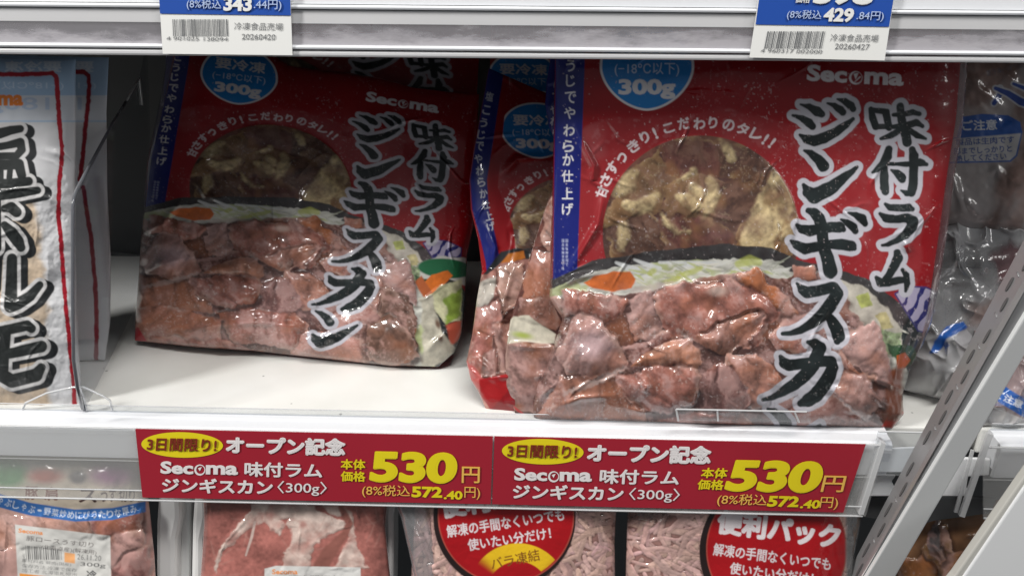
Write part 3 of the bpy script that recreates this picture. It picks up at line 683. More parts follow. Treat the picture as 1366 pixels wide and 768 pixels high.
def logo(r, x, y, w, h, color, ground, slope=0.0):
    """The store's wordmark: bold letters with a ringed o."""
    a = math.radians(slope); c, s = math.cos(a), math.sin(a)
    def at(u, v): return x + u * c - v * s, y + u * s + v * c
    p = at(-0.295 * w, -0.02 * h); r.text('Sec', p[0], p[1], 0.42 * w, 0.92 * h, color, 0.04, slope)
    p = at(0.30 * w, 0.10 * h); r.text('ma', p[0], p[1], 0.41 * w, 0.70 * h, color, 0.04, slope)
    ox, oy = at(0.005 * w, 0.13 * h); R = 0.37 * h
    r.ell(ox, oy, R, R, color, 0.7); r.ell(ox + 0.05 * h, oy - 0.02 * h, R * 0.80, R * 0.80, ground, 0.7)
    r.poly([(ox - 0.12 * h, oy - 0.22 * h), (ox + 0.16 * h, oy - 0.28 * h), (ox + 0.0 * h, oy + 0.10 * h)], color, 0.6)
    r.strokes([[(ox - 0.05 * h, oy + 0.22 * h, 0.5), (ox + 0.24 * h, oy - 0.05 * h, 0.9)]], color)
LAMB = make_lamb_print()

# ------------------------------------------------------------------ the cabinet: lining, shelves, rails
back = MB().box((-0.75, 0.225, -0.35), (0.75, 0.24, 0.50)).build('back_wall', M['dark']); tag(back, kind='structure')

def lower_shelf(x0, x1, label, board_mat):
    t = empty('display_shelf', ((x0 + x1) / 2, 0.2, -0.01), label, 'shelf', 'white shelves of the cabinet')
    MB().box((x0, 0.003, -0.016), (x1, 0.223, 0.0)).build('shelf_board', board_mat, t, 0.001)
    return t
shelf = lower_shelf(-0.70, 0.236, 'white steel shelf board under the frozen lamb packs', M['white'])
shelf_r = lower_shelf(0.240, 0.60, 'white steel shelf board right of the slotted upright', M['white'])
shelf_u = empty('display_shelf', (0, 0.2, 0.23), 'upper shelf board above the lamb packs, mostly out of view', 'shelf', 'white shelves of the cabinet')
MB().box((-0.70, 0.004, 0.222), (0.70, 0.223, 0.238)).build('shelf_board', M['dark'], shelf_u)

TAGP = vplane(-0.0155, 0.0, 0.07)
RIP = vplane(-0.0135, 0.0, 0.07)
def price_rail(x0, x1, label, px0, px1):
    """White ledge with a clear holder hung in front of it."""
    t = empty('price_rail', ((x0 + x1) / 2, -0.008, -0.01), label, 'price rail', 'plastic price rails on the shelf edges')
    prof = [(0.0025, 0.0), (0.0015, 0.0012), (-0.0030, 0.0010), (-0.0040, 0.0002), (-0.0105, 0.0000), (-0.0125, -0.0012), (-0.0132, -0.0040), (-0.0125, -0.0205), (-0.0100, -0.0215), (-0.0100, -0.0170), (0.0025, -0.0170)]
    MB().extrude_x(prof, x0, x1).build('ledge', M['rail_white'], t, 0.0003)
    MB().extrude_x([(0.0008, 0.0012), (0.0, 0.0012), (0.0, 0.0052), (0.0008, 0.0052)], x0, x1 - 0.006).build('clear_lip', M['clear'], t)
    MB().tube([(x0, 0.0004, 0.0052), (x1 - 0.006, 0.0004, 0.0052)], 0.00028, 6).build('lip_edge', M['clear_bright'], t)
    # holder: clear front plate with a bead along its foot and grooves
    d = (px1 - px0)
    e = 0.0219
    y0 = lambda x: 570.5 + (x - 180) * e
    y1 = lambda x: 666.0 + (x - 180) * e
    slab('holder_plate', [(px0, y0(px0)), (px1, y0(px1)), (px1 - 27 if px1 < 1300 else px1, y1(px1)), (px0, y1(px0))], TAGP, -0.0012, -0.0003, M['holder'], t)
    for name, dy, r, mt in (('bead', 653.5, 0.00045, 'clear_bright'), ('bead', 571.5, 0.0005, 'clear_bright'), ('groove', 614.5, 0.00035, 'holder'), ('bead', 666.0, 0.0006, 'clear_bright')):
        xa, xb = px0, (min(px1, 1176) if px1 < 1300 else px1)
        MB().tube([TAGP.pt(xa, dy + (xa - 180) * e, -0.0006), TAGP.pt(xb - (dy - 571) * 0.27 * (px1 < 1300), dy + (xb - 180) * e, -0.0006)], r, 6).build(name, M[mt], t)
    return t
rail = price_rail(-0.70, 0.187, 'clear plastic price rail holding the two red price cards', -320, 1182)
rail_r = price_rail(0.243, 0.60, 'clear plastic price rail right of the slotted upright', 1312, 2200)
# the clear ends of the rails
slab('end_cap', [(1176, 590), (1182, 592), (1152, 686), (1146, 686)], TAGP, -0.006, 0.0006, M['clear_bright'], rail)
slab('end_cap', [(1318, 578), (1325, 580), (1287, 690), (1280, 688)], TAGP, -0.001, 0.0008, M['clear_bright'], rail_r)
slab('end_cap', [(1296, 600), (1300, 601), (1278, 684), (1273, 683)], TAGP, -0.004, -0.003, M['clear_bright'], rail_r)
# clear lip clip standing on the ledge
LIPP = vplane(-0.0115, 0.0, 0.0)
slab('lip_clip', [(902, 546), (1078, 549), (1082, 563), (905, 560)], LIPP, -0.0006, 0.0004, M['clear'], rail)
for seg in (((902, 546), (905, 561)), ((902, 545.5), (1076, 549)), ((957, 547), (958, 561)), ((1060, 549), (1066, 563))):
    MB().tube([LIPP.pt(*seg[0], 0.0006), LIPP.pt(*seg[1], 0.0006)], 0.0005, 6).build('clip_edge', M['clear_bright'], rail)

# end plate of the shelf: clear sleeve with a white card, over a white hook bracket
brk = empty('shelf_bracket', tuple(RIP.pt(1190, 640, -0.01)), 'white hooked shelf bracket in a clear sleeve between the red card and the slotted upright', 'bracket')
slab('sleeve', [(1172, 575), (1247, 577), (1226, 634), (1160, 634)], RIP, -0.0008, 0.0002, M['clear'], brk)
slab('card', [(1176, 598), (1226, 596), (1236, 602), (1238, 610), (1220, 630), (1166, 630)], RIP, -0.0026, -0.0014, M['panel'], brk, 0.0008)
slab('hook_plate', [(1156, 634), (1196, 634), (1190, 642), (1194, 650), (1196, 657), (1190, 662), (1152, 662)], RIP, -0.008, -0.006, M['panel'], brk, 0.0008)
slab('dark_backing', [(1140, 664), (1222, 666), (1212, 690), (1170, 692), (1138, 686)], RIP, -0.014, -0.012, M['dark'], brk)  # dark sheet added to stand in for the dark background under the hook
for seg in (((1172, 575), (1247, 577)), ((1247, 577), (1226, 634))):
    MB().tube([RIP.pt(*seg[0]), RIP.pt(*seg[1])], 0.0005, 6).build('sleeve_edge', M['clear_bright'], brk)
brk2 = empty('shelf_bracket', tuple(RIP.pt(1290, 650, -0.01)), 'white hooked shelf bracket right of the slotted upright', 'bracket')
slab('hook_plate', [(1262, 610), (1322, 612), (1320, 634), (1292, 636), (1290, 650), (1296, 662), (1250, 662)], RIP, -0.008, -0.006, M['panel'], brk2, 0.0008)
slab('dark_backing', [(1215, 664), (1330, 664), (1320, 684), (1246, 694), (1210, 704)], RIP, -0.016, -0.014, M['dark'], brk2)  # another added dark sheet, darkening the gap below this bracket

# upper rail
UPP = vplane(-0.006, 0.2, 0.10)
ur = empty('price_rail', (0, -0.006, 0.21), 'frosted upper price rail along the top of the picture', 'price rail', 'plastic price rails on the shelf edges')
ue = 0.0088
def ustrip(name, ya, yb, h0, h1, m, bev=0.0):
    return slab(name, [(-320, ya - 320 * ue), (1700, ya + 1700 * ue), (1700, yb + 1700 * ue), (-320, yb - 320 * ue)], UPP, h0, h1, m, ur, bev)
M['rail_grey'] = mat('brushed grey plastic', (0.56, 0.56, 0.57), 0.33, noise=0.12, nscale=9, coat=0.5)
ustrip('rail_face', -60, 2, -0.004, -0.001, M['rail_white'])
ustrip('rail_face', 3, 9, -0.004, 0.0006, M['rail_white'], 0.0008)
ustrip('rail_face', 10, 28, -0.004, -0.0008, M['rail_grey'])
ustrip('frosted_strip', 28, 58, -0.0016, -0.0008, M['frosted'])
ustrip('bead', 57, 63, -0.003, 0.0010, M['rail_white'], 0.0009)
ustrip('bead', 64, 72.5, -0.004, 0.0002, M['rail_grey'], 0.0009)

# ------------------------------------------------------------------ price cards
def barcode(name, x0, x1, y0, y1, plane, h, parent, sk=0.0, seed=1):
    rnd = random.Random(seed); polys = []; x = x0
    while x < x1:
        w = rnd.choice((0.7, 0.7, 1.2, 1.8)); g = rnd.choice((0.7, 0.9, 1.4))
        polys.append([(x, y0), (x + w, y0), (x + w - sk * (y1 - y0), y1), (x - sk * (y1 - y0), y1)]); x += w + g
    return flat_poly(name, polys, plane, h, M['ink_grey'], parent)
def red_card(q, label, items):
    c = np.mean(q, 0)
    t = empty('price_card', tuple(TAGP.pt(c[0], c[1])), label, 'price card', 'red price cards in the rail')
    slab('card', q, TAGP, 0.0, 0.0005, M['tag_red'], t)
    h = 0.0008
    (ox, oy) = items['oval']
    flat_poly('oval_badge', [ellipse_pts(ox, oy, 54.5, 17, 48, 1.3)], TAGP, h, M['tag_yellow'], t)
    flat_text('badge_lettering', [('3日間限り!', ox - 0.5, oy, 93, 17.5, 1.2, 0.06, 0.03)], TAGP, h + 0.0003, M['maroon'], t)
    flat_text('white_lettering', items['white'], TAGP, h, M['tag_white'], t, 0.03)
    flat_text('yellow_lettering', items['yellow'], TAGP, h, M['tag_yellow'], t, 0.045)
    flat_text('currency_sign', items['gold'][:1], TAGP, h, M['tag_gold'], t, 0.006)
    flat_text('currency_sign', items['gold'][2:], TAGP, h, M['tag_gold'], t, 0.006)
    flat_text('tax_lettering', items['gold'][1:2], TAGP, h, M['tag_gold'], t, 0.006)
    lx, ly = items['logo']                                             # wordmark: the o is a ring
    R = 7.4
    ring = ellipse_pts(lx + 0.5, ly + 2.4, R, R, 28); hole = ellipse_pts(lx + 1.2, ly + 2.0, R * 0.74, R * 0.74, 28)
    V = [TAGP.pt(x, y, h) for x, y in ring + hole]; n = 28
    mesh_obj('logo_ring', V, [(i, (i + 1) % n, (i + 1) % n + n, i + n) for i in range(n)], M['tag_white'], t)
    flat_poly('logo_check', [[(lx - 2, ly), (lx + 3.2, ly - 1.6), (lx + 0.5, ly + 4)]], TAGP, h, M['tag_white'], t)
    return t
A = 1.25
red_card([(180.5, 572), (657.5, 582), (654.5, 672), (190, 663)], 'red price card left of the perforated seam, straight yellow 530 yen price', {
    'oval': (243, 593), 'logo': (266, 624),
    'white': [('オープン記念', 381, 594.5, 160, 24, A, 0, 0.06), ('Sec', 236, 623.5, 44, 17, A, 0, 0.042), ('ma', 296, 626.5, 43, 13, A, 0, 0.042),
              ('味付ラム', 378, 626.5, 104, 20, A, 0, 0.03), ('ジンギスカン', 290, 648, 148, 20, A, 0, 0.035), ('〈300g〉', 403, 651, 66, 19, A, 0, 0.008)],
    'yellow': [('530', 552, 623, 116, 42, A, 0.08, 0.052), ('572', 569.5, 656, 41, 15, A, 0, 0.045), ('.40', 604.5, 660, 25, 11.5, A, 0, 0.04), ('本体', 471, 619, 33, 14, A, 0, 0.03), ('価格', 471, 635, 33, 14, A, 0, 0.03)],
    'gold': [('円', 628, 633, 24, 22, A, 0, 0.012), ('(8%税込', 515, 655, 64, 17, A), ('円)', 630, 657.5, 21, 17, A)]})
red_card([(659.5, 582), (1155, 592.5), (1125, 683), (656.5, 672)], 'red price card right of the perforated seam, slanting yellow 530 yen price', {
    'oval': (724, 602), 'logo': (738, 633),
    'white': [('オープン記念', 866, 605, 166, 25, A, 0.06, 0.06), ('Sec', 708, 632.5, 44, 17, A, 0, 0.042), ('ma', 768, 635.5, 43, 13, A, 0, 0.042),
              ('味付ラム', 853, 636, 106, 20, A, 0.05, 0.03), ('ジンギスカン', 758, 656.5, 148, 20, A, 0.03, 0.035), ('〈300g〉', 873, 660, 68, 19, A, 0.05, 0.008)],
    'yellow': [('530', 1034, 635, 126, 43, A, 0.27, 0.052), ('572', 1045, 668.5, 42, 15, A, 0.2, 0.045), ('.40', 1081, 672, 26, 11.5, A, 0.2, 0.04), ('本体', 953, 630.5, 35, 14, A, 0.15, 0.03), ('価格', 948, 646, 35, 14, A, 0.15, 0.03)],
    'gold': [('円', 1112, 645, 30, 22, A, 0.22, 0.012), ('(8%税込', 990, 667, 66, 17, A, 0.15), ('円)', 1106, 671, 24, 17, A, 0.15)]})
# perforated seam between the two cards
def blue_card(q, split, label, tx):
    c = np.mean(q, 0)
    t = empty('price_card', tuple(UPP.pt(c[0], c[1])), label, 'price card', 'blue and white price cards in the upper rail')
    slab('card', q, UPP, 0.0012, 0.0018, M['paper'], t)
    flat_poly('blue_band', [[q[0], q[1], split[1], split[0]]], UPP, 0.0021, M['blue'], t)
    flat_text('white_lettering', tx['white'], UPP, 0.0024, M['paper'], t, 0.05)
    flat_text('pale_lettering', tx['pale'], UPP, 0.0024, M['pale_blue'], t, 0.01)
    flat_text('black_lettering', tx['black'], UPP, 0.0021, M['ink_grey'], t, 0.01)
    barcode('barcode', *tx['bar'], UPP, 0.0021, t, tx['sk'], tx['seed'])
    return t
blue_card([(210, -40), (386, -38), (390, 74), (217, 72)], [(213.5, 18.5), (388, 21)], 'blue and white price card reading 343.44 yen in the upper rail', {
    'white': [('343', 317, 6, 38, 19, 1, 0, 0.045)], 'pale': [('(8%税込', 272, 6.5, 46, 15, 1), ('.44円)', 357, 7.5, 37, 15, 1)],
    'black': [('冷凍食品売場', 345, 35.5, 65, 10, 1, 0, 0), ('20260420', 345, 49.5, 45, 7.5, 1, 0, 0), ('4 901025 138094', 263, 52, 82, 5, 1, 0, 0)], 'bar': (230, 303, 26, 48.5), 'sk': -0.04, 'seed': 5})
blue_card([(1018, -40), (1198, -38), (1180, 81), (1000, 77)], [(1008, 33), (1186, 36)], 'blue and white price card reading 429.84 yen in the upper rail', {
    'white': [('398', 1126, -7, 80, 28, 1.2, 0.15, 0.05), ('429', 1119, 20.5, 40, 19, 1.2, 0.15, 0.045), ('価格', 1071, -1, 20, 11, 1.2, 0.15, 0.02)], 'pale': [('(8%税込', 1073, 20.5, 46, 14, 1.2, 0.15), ('.84円)', 1161, 22.5, 36, 14, 1.2, 0.15)],
    'black': [('冷凍食品売場', 1140, 51, 64, 10, 1.2, 0.15, 0), ('20260427', 1137, 62.5, 46, 7.5, 1.2, 0.15, 0), ('4 960317 002000', 1056, 68.5, 82, 5, 1.2, 0.15, 0)], 'bar': (1024, 1101, 42, 65), 'sk': 0.2, 'seed': 9})

# ------------------------------------------------------------------ lamb packs
GROUP = 'red lamb packs on the shelf'
def crease(lines, amp, width, net=0, box=None, seed=1):
    """Folds of the film: rounded ridges along pixel polylines, and a net of finer random ones."""
    todo = [(ln, amp, width) for ln in lines]; rnd = random.Random(seed)
    for _ in range(net):
        x, y = rnd.uniform(box[0], box[2]), rnd.uniform(box[1], box[3]); an = rnd.uniform(-3.1, 3.1); ln = [(x, y)]
        for q in range(rnd.randint(2, 4)):
            st = rnd.uniform(10, 30); x += st * math.cos(an); y += st * math.sin(an); an += rnd.uniform(-0.5, 0.5); ln.append((x, y))
        todo.append((ln, rnd.uniform(0.0003, 0.0009), rnd.uniform(2.5, 4.5)))
    def f(X, Y, s, t):
        h = np.zeros_like(X)
        for ln, am, wd in todo:
            n = len(ln) - 1
            for i, ((ax, ay), (bx, by)) in enumerate(zip(ln[:-1], ln[1:])):
                m = wd * 2.2; k = (X > min(ax, bx) - m) & (X < max(ax, bx) + m) & (Y > min(ay, by) - m) & (Y < max(ay, by) + m)
                if not k.any(): continue
                x, y = X[k], Y[k]; ex, ey = bx - ax, by - ay
                q = np.clip(((x - ax) * ex + (y - ay) * ey) / (ex * ex + ey * ey), 0, 1)
                d = np.hypot(x - ax - ex * q, y - ay - ey * q)
                fade = np.clip(2.2 * np.minimum(i + q, n - i - q) / n + 0.15, 0, 1)           # dies out at both ends
                h[k] = np.maximum(h[k], am * fade * np.exp(-2.2 * (d / wd) ** 2))
        return h + 0.0020 * fbm(X, Y, 95, 201, 2) + 0.00010 * fbm(X, Y, 16, 204, 2)
    return f
def lamb_pack(label, ras, plane, top, bottom, left, right, bulge, back, lines=(), net=0, seed=1, **k):
    bt = plane.pt(*np.mean(bottom, 0))
    t = empty('frozen_lamb_pack', tuple(bt), label, 'food pack', GROUP)
    bag('film_bag', ras, plane, top, bottom, left, right, bulge, back, M['film'], t, extra=crease(lines, 0.0026, 7.0, net, (min(p[0] for p in left), min(p[1] for p in left), max(p[0] for p in right), max(p[1] for p in right)), seed), **k)
    return t
# the front pack on the right
ras = LAMB
X, Y = ras.X, ras.Y
edge = np.interp(Y, [40, 87, 160, 227, 290, 375, 420, 465, 495, 530, 560], [1283, 1281, 1275, 1264, 1255, 1243, 1236, 1226, 1213, 1206, 1206])
FRONT = Raster(690, -10, 1310, 700, 1.25); FRONT.rgb = ras.rgb.copy(); FRONT.z = ras.z.copy(); FRONT.a = 1 - 0.78 * sstep(-0.5, 0.8, X - edge)
FRONT.a *= 1 - 0.6 * sstep(741.5, 739, X + (Y - 85) * 0.012) * sstep(400, 380, Y)
FRONT.poly([(1172, 575), (1184, 556), (1200, 549), (1215, 545), (1212, 580)], (0.50, 0.03, 0.015), 1.0)
FRONT.poly([(1186, 492), (1204, 488), (1203, 560), (1180, 560)], (0.20, 0.06, 0.03), 4, 3)
PL_FRONT = vplane(0.004, 0.0, 0.17, -0.01, 0.1)
lamb_pack('red frozen lamb pack standing at the front by the slotted upright, largest in view', FRONT, PL_FRONT,
    [(741, 30), (1010, 33), (1294, 36)], [(713, 561), (950, 566), (1190, 571)],
    [(741, 30), (740, 90), (737, 250), (734, 340), (733, 398), (750, 425), (738, 462), (728, 492), (716, 515), (711, 545), (713, 561)],
    [(1294, 36), (1290, 100), (1284, 170), (1273, 240), (1264, 310), (1252, 385), (1243, 430), (1228, 466), (1213, 495), (1204, 526), (1206, 552), (1190, 571)],
    0.011, 0.005, [[(806, 255), (797, 300), (778, 332), (757, 366)], [(768, 170), (778, 195), (792, 222), (791, 238), (786, 241)], [(1206, 316), (1213, 338)], [(747, 541), (775, 531), (819, 528)], [(755, 432), (738, 470), (728, 500)], [(858, 524), (862, 515), (850, 510)], [(835, 545), (880, 553)], [(1160, 520), (1185, 545)], [(1215, 430), (1200, 470), (1192, 510)], [(700, 548), (730, 520), (750, 505)], [(742, 385), (765, 372), (800, 362)]], edge=0.16, belly=0.35, net=46, seed=4)

# the pack leaning back at the left
HL = homography([(1141, 101), (866, 120), (1075, 490), (1188, 370), (757, 279), (757, 235), (803, 255), (1030, 190), (950, 425), (1090, 400), (1100, 165)],
                [(548, 136), (323, 119), (463, 395), (561, 296), (215, 217), (224, 190), (248, 196), (437, 189), (385, 320), (475, 320), (497, 181)])
LEFT = LAMB.warped(HL, 160, 30, 660, 510, 1.35)
X, Y = LEFT.X, LEFT.Y
LEFT.poly([(556, 352), (585, 342), (622, 345), (622, 380), (600, 372), (560, 372)], (0.55, 0.54, 0.50), 1.2, 2)
LEFT.ell(594, 358, 37, 13, (0.018, 0.13, 0.055), 1.0, 4)
LEFT.poly([(560, 385), (575, 366), (598, 361), (604, 368), (592, 381), (576, 391), (570, 396)], (0.62, 0.15, 0.02), 1.0, 1.5, tex=0.25)
LEFT.poly([(553, 376), (562, 368), (578, 392), (566, 398)], (0.40, 0.10, 0.03), 1.5, 1)
LEFT.poly([(572, 394), (592, 380), (617, 372), (617, 430), (596, 428), (583, 418)], (0.55, 0.54, 0.34), 1.5, 4, tex=0.4)
LEFT.poly([(590, 402), (617, 382), (616, 424), (598, 430)], (0.24, 0.34, 0.06), 2.0, 5, tex=0.4)
LEFT.poly([(596, 432), (617, 428), (614, 452), (600, 462)], (0.50, 0.10, 0.06), 2, 2)
LEFT.poly([(560, 396), (576, 394), (590, 440), (604, 462), (598, 484), (566, 488)], (0.46, 0.43, 0.35), 2, 5, tex=0.35)
LEFT.ell(584, 432, 3, 6, (0.16, 0.10, 0.07), 2, -20); LEFT.ell(588, 452, 3, 4, (0.16, 0.10, 0.07), 2)
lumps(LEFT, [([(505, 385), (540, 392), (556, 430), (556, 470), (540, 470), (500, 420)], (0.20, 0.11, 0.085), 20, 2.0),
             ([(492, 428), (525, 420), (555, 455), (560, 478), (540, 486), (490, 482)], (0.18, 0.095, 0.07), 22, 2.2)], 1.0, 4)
el = np.interp(Y, [40, 75, 210, 300, 455], [234, 234, 202, 191, 183])
LEFT.a = 1 - 0.72 * sstep(0.5, -0.5, X - el) * sstep(320, 300, Y)
LEFT.poly([(176, 440), (184, 436), (196, 455), (205, 466), (176, 466)], (0.36, 0.015, 0.025), 1)
PL_LEFT = vplane(0.0625, 0.0, 0.42, -0.11, -0.15)
lamb_pack('red frozen lamb pack leaning back alone on the left half of the shelf', LEFT, PL_LEFT,
    [(226, 56), (365, 74), (386, 88), (429, 94), (464, 97), (510, 105), (550, 117), (600, 123), (639, 126)], [(180, 454), (260, 463), (340, 468), (440, 479), (520, 488), (585, 489)],
    [(226, 56), (214, 130), (196, 215), (189, 300), (184, 380), (180, 430), (180, 454)], [(639, 126), (636, 200), (632, 300), (623, 340), (620, 400), (617, 440), (606, 470), (585, 489)],
    0.010, 0.004, [[(192, 310), (215, 300), (240, 270)], [(268, 360), (262, 384), (285, 398)], [(246, 440), (300, 432), (350, 430), (390, 436)], [(565, 470), (600, 440)], [(262, 240), (275, 262), (300, 268)]], edge=0.16, belly=0.3, net=26, seed=8)
HB = np.array([[1, 0, -6], [0, 1, -97], [0, 0, 1.0]]) @ HL
BACK = LAMB.warped(HB, 160, -10, 660, 420, 1.0)
lamb_pack('red frozen lamb pack standing behind the leaning left pack, only its top edge showing', BACK, vplane(0.098, 0.0, 0.42, -0.11, -0.15),
    [(226, 10), (640, 20)], [(200, 400), (620, 400)], [(226, 10), (200, 400)], [(642, 20), (636, 130), (620, 400)], 0.007, 0.003, dens=1.0)

# the packs crowded between the two
HM = homography([(822, 66), (825, 119), (886, 119), (803, 255), (874, 178), (940, 110)], [(685, 158), (688, 195), (734, 196), (675, 276), (728, 231), (778, 188)], True)
MID = LAMB.warped(HM, 610, 60, 800, 570, 1.35)
X, Y = MID.X, MID.Y
sx = np.interp(Y, [60, 92, 130, 200, 240, 280, 320, 350, 375], [656, 652, 645, 633, 627, 630, 641, 648, 650])
MID.poly([(600, 60), (682, 60), (664, 250), (684, 300), (690, 345), (600, 420)], RED, 0.5)
MID.put(sstep(-0.5, 0.5, X - sx) * sstep(0.6, -0.6, X - sx - np.interp(Y, [60, 100, 200, 300, 375], [20, 21, 23, 22, 18])) * sstep(378, 372, Y + (X - 650) * 0.4), NAVY)
for ch, x, y, ro in zip('塩こうじでやわらか仕上げ', (651, 647, 643, 640, 638, 636, 638, 640, 643, 646, 650, 653), (129, 147, 164, 180, 195, 212, 228, 243, 258, 273, 288, 302), (12, 12, 11, 10, 8, 3, -4, -8, -10, -12, -14, -16)):
    MID.text(ch, x + 2, y, 10.5, 12, (0.6, 0.6, 0.66), 0.015, ro)
MID.poly([(655, 352), (668, 336), (690, 330), (705, 336), (706, 348), (680, 350), (662, 362), (640, 372)], (0.02, 0.022, 0.024), 1, 1)
MID.poly([(665, 356), (678, 338), (698, 334), (700, 344), (678, 352)], (0.45, 0.14, 0.02), 1.2, 1)
MID.poly([(600, 372), (650, 366), (668, 352), (700, 345), (800, 340), (800, 580), (600, 580)], (0.34, 0.16, 0.13), 1, 2, tex=0.5)
MID.poly([(632, 380), (662, 368), (660, 400), (640, 416), (630, 410)], (0.46, 0.42, 0.37), 1.5, 3, tex=0.3)
lumps(MID, [([(660, 360), (700, 345), (700, 400), (672, 420)], (0.42, 0.25, 0.20), 14, 1.5), ([(636, 410), (665, 400), (672, 440), (650, 452), (632, 445)], (0.40, 0.18, 0.15), 14, 1.6),
            ([(626, 440), (655, 445), (662, 480), (640, 500), (624, 485)], (0.36, 0.14, 0.12), 14, 1.6), ([(655, 430), (690, 425), (695, 480), (665, 500)], (0.40, 0.22, 0.19), 18, 1.8),
            ([(645, 470), (662, 462), (658, 500), (640, 500)], (0.20, 0.09, 0.07), 12, 1.2)], 1.0, 3)
MID.poly([(620, 478), (634, 490), (646, 506), (640, 520), (624, 505)], (0.44, 0.10, 0.09), 2, 1.5)
MID.poly([(640, 505), (680, 498), (684, 512), (672, 540), (655, 548), (640, 525)], (0.30, 0.010, 0.012), 1, 1)
MID.poly([(655, 546), (684, 515), (700, 520), (712, 556), (655, 560)], (0.22, 0.007, 0.010), 1, 1)
lamb_pack('crumpled red frozen lamb pack standing next to the gap, its blue badge half covered', MID, vplane(0.0135, 0.0, 0.5),
    [(652, 91), (690, 108), (735, 127), (790, 145)], [(648, 546), (700, 552), (780, 554)],
    [(652, 91), (645, 130), (632, 200), (626, 240), (628, 280), (638, 320), (643, 360), (636, 400), (630, 445), (622, 482), (628, 506), (640, 526), (648, 546)], [(790, 145), (780, 340), (780, 554)],
    0.008, 0.004, [[(668, 235), (690, 212), (735, 208)], [(640, 505), (690, 500), (710, 520)], [(690, 335), (672, 400), (665, 450), (675, 500)], [(630, 470), (650, 490), (655, 505)], [(648, 300), (660, 330), (655, 360)]], edge=0.3, sm=3, net=14, seed=12)
HM0 = np.array([[1, 0, -18], [0, 1, -68], [0, 0, 1.0]]) @ HM
MID0 = LAMB.warped(HM0, 610, 10, 810, 260, 1.2)
lamb_pack('red frozen lamb pack behind the crumpled one, only its badge foot showing', MID0, vplane(0.06, 0.0, 0.5),
    [(655, 30), (790, 40)], [(650, 240), (790, 250)], [(655, 30), (650, 240)], [(790, 40), (790, 250)], 0.006, 0.003)
MID2 = Raster(650, 40, 820, 570, 1.35, NAVY)
X, Y = MID2.X, MID2.Y
MID2.rgb[:] = NAVY
for ch, x, y in zip('こうじでやわら', (748, 743, 741, 738, 736, 736, 739), (80, 97, 113, 130, 147, 162, 177)): MID2.text(ch, x + 3, y, 10, 12, (0.55, 0.55, 0.62), 0.015, 8)
MID2.poly([(600, 235), (830, 220), (830, 600), (600, 600)], (0.13, 0.05, 0.04), 2, 2, tex=0.5)
lumps(MID2, [([(735, 262), (760, 250), (770, 330), (735, 345), (720, 320), (726, 285)], (0.46, 0.25, 0.20), 16, 1.8),
             ([(712, 335), (745, 335), (748, 385), (730, 405), (700, 400), (700, 370)], (0.44, 0.21, 0.165), 18, 2.0),
             ([(690, 395), (735, 395), (750, 430), (740, 445), (690, 425)], (0.26, 0.12, 0.09), 14, 1.4),
             ([(672, 455), (745, 458), (742, 500), (712, 552), (680, 545), (670, 500)], (0.30, 0.17, 0.15), 26, 2.2)], 1.0, 3)
MID2.poly([(676, 432), (686, 421), (705, 420), (742, 446), (740, 458), (700, 456), (672, 458)], (0.56, 0.52, 0.42), 1.2, 1.5, tex=0.25)
MID2.ell(697, 447, 12, 4, (0.36, 0.42, 0.10), 3, 10)
MID2.poly([(690, 548), (672, 530), (668, 512), (684, 540), (705, 556)], (0.40, 0.015, 0.02), 1)
lamb_pack('red frozen lamb pack squeezed behind the front pack, showing a slice of onion and meat', MID2, vplane(0.009, 0.0, 0.3),
    [(738, 55), (800, 55)], [(688, 553), (740, 556), (800, 558)],
    [(738, 55), (729, 110), (727, 140), (732, 170), (745, 195), (742, 240), (728, 275), (712, 325), (696, 380), (681, 425), (674, 475), (675, 515), (688, 553)], [(800, 55), (800, 558)],
    0.007, 0.004, [[(674, 460), (700, 462), (738, 464)], [(690, 395), (676, 440), (672, 500)], [(712, 505), (722, 500), (730, 508)]], edge=0.35, sm=2, net=12, seed=15)

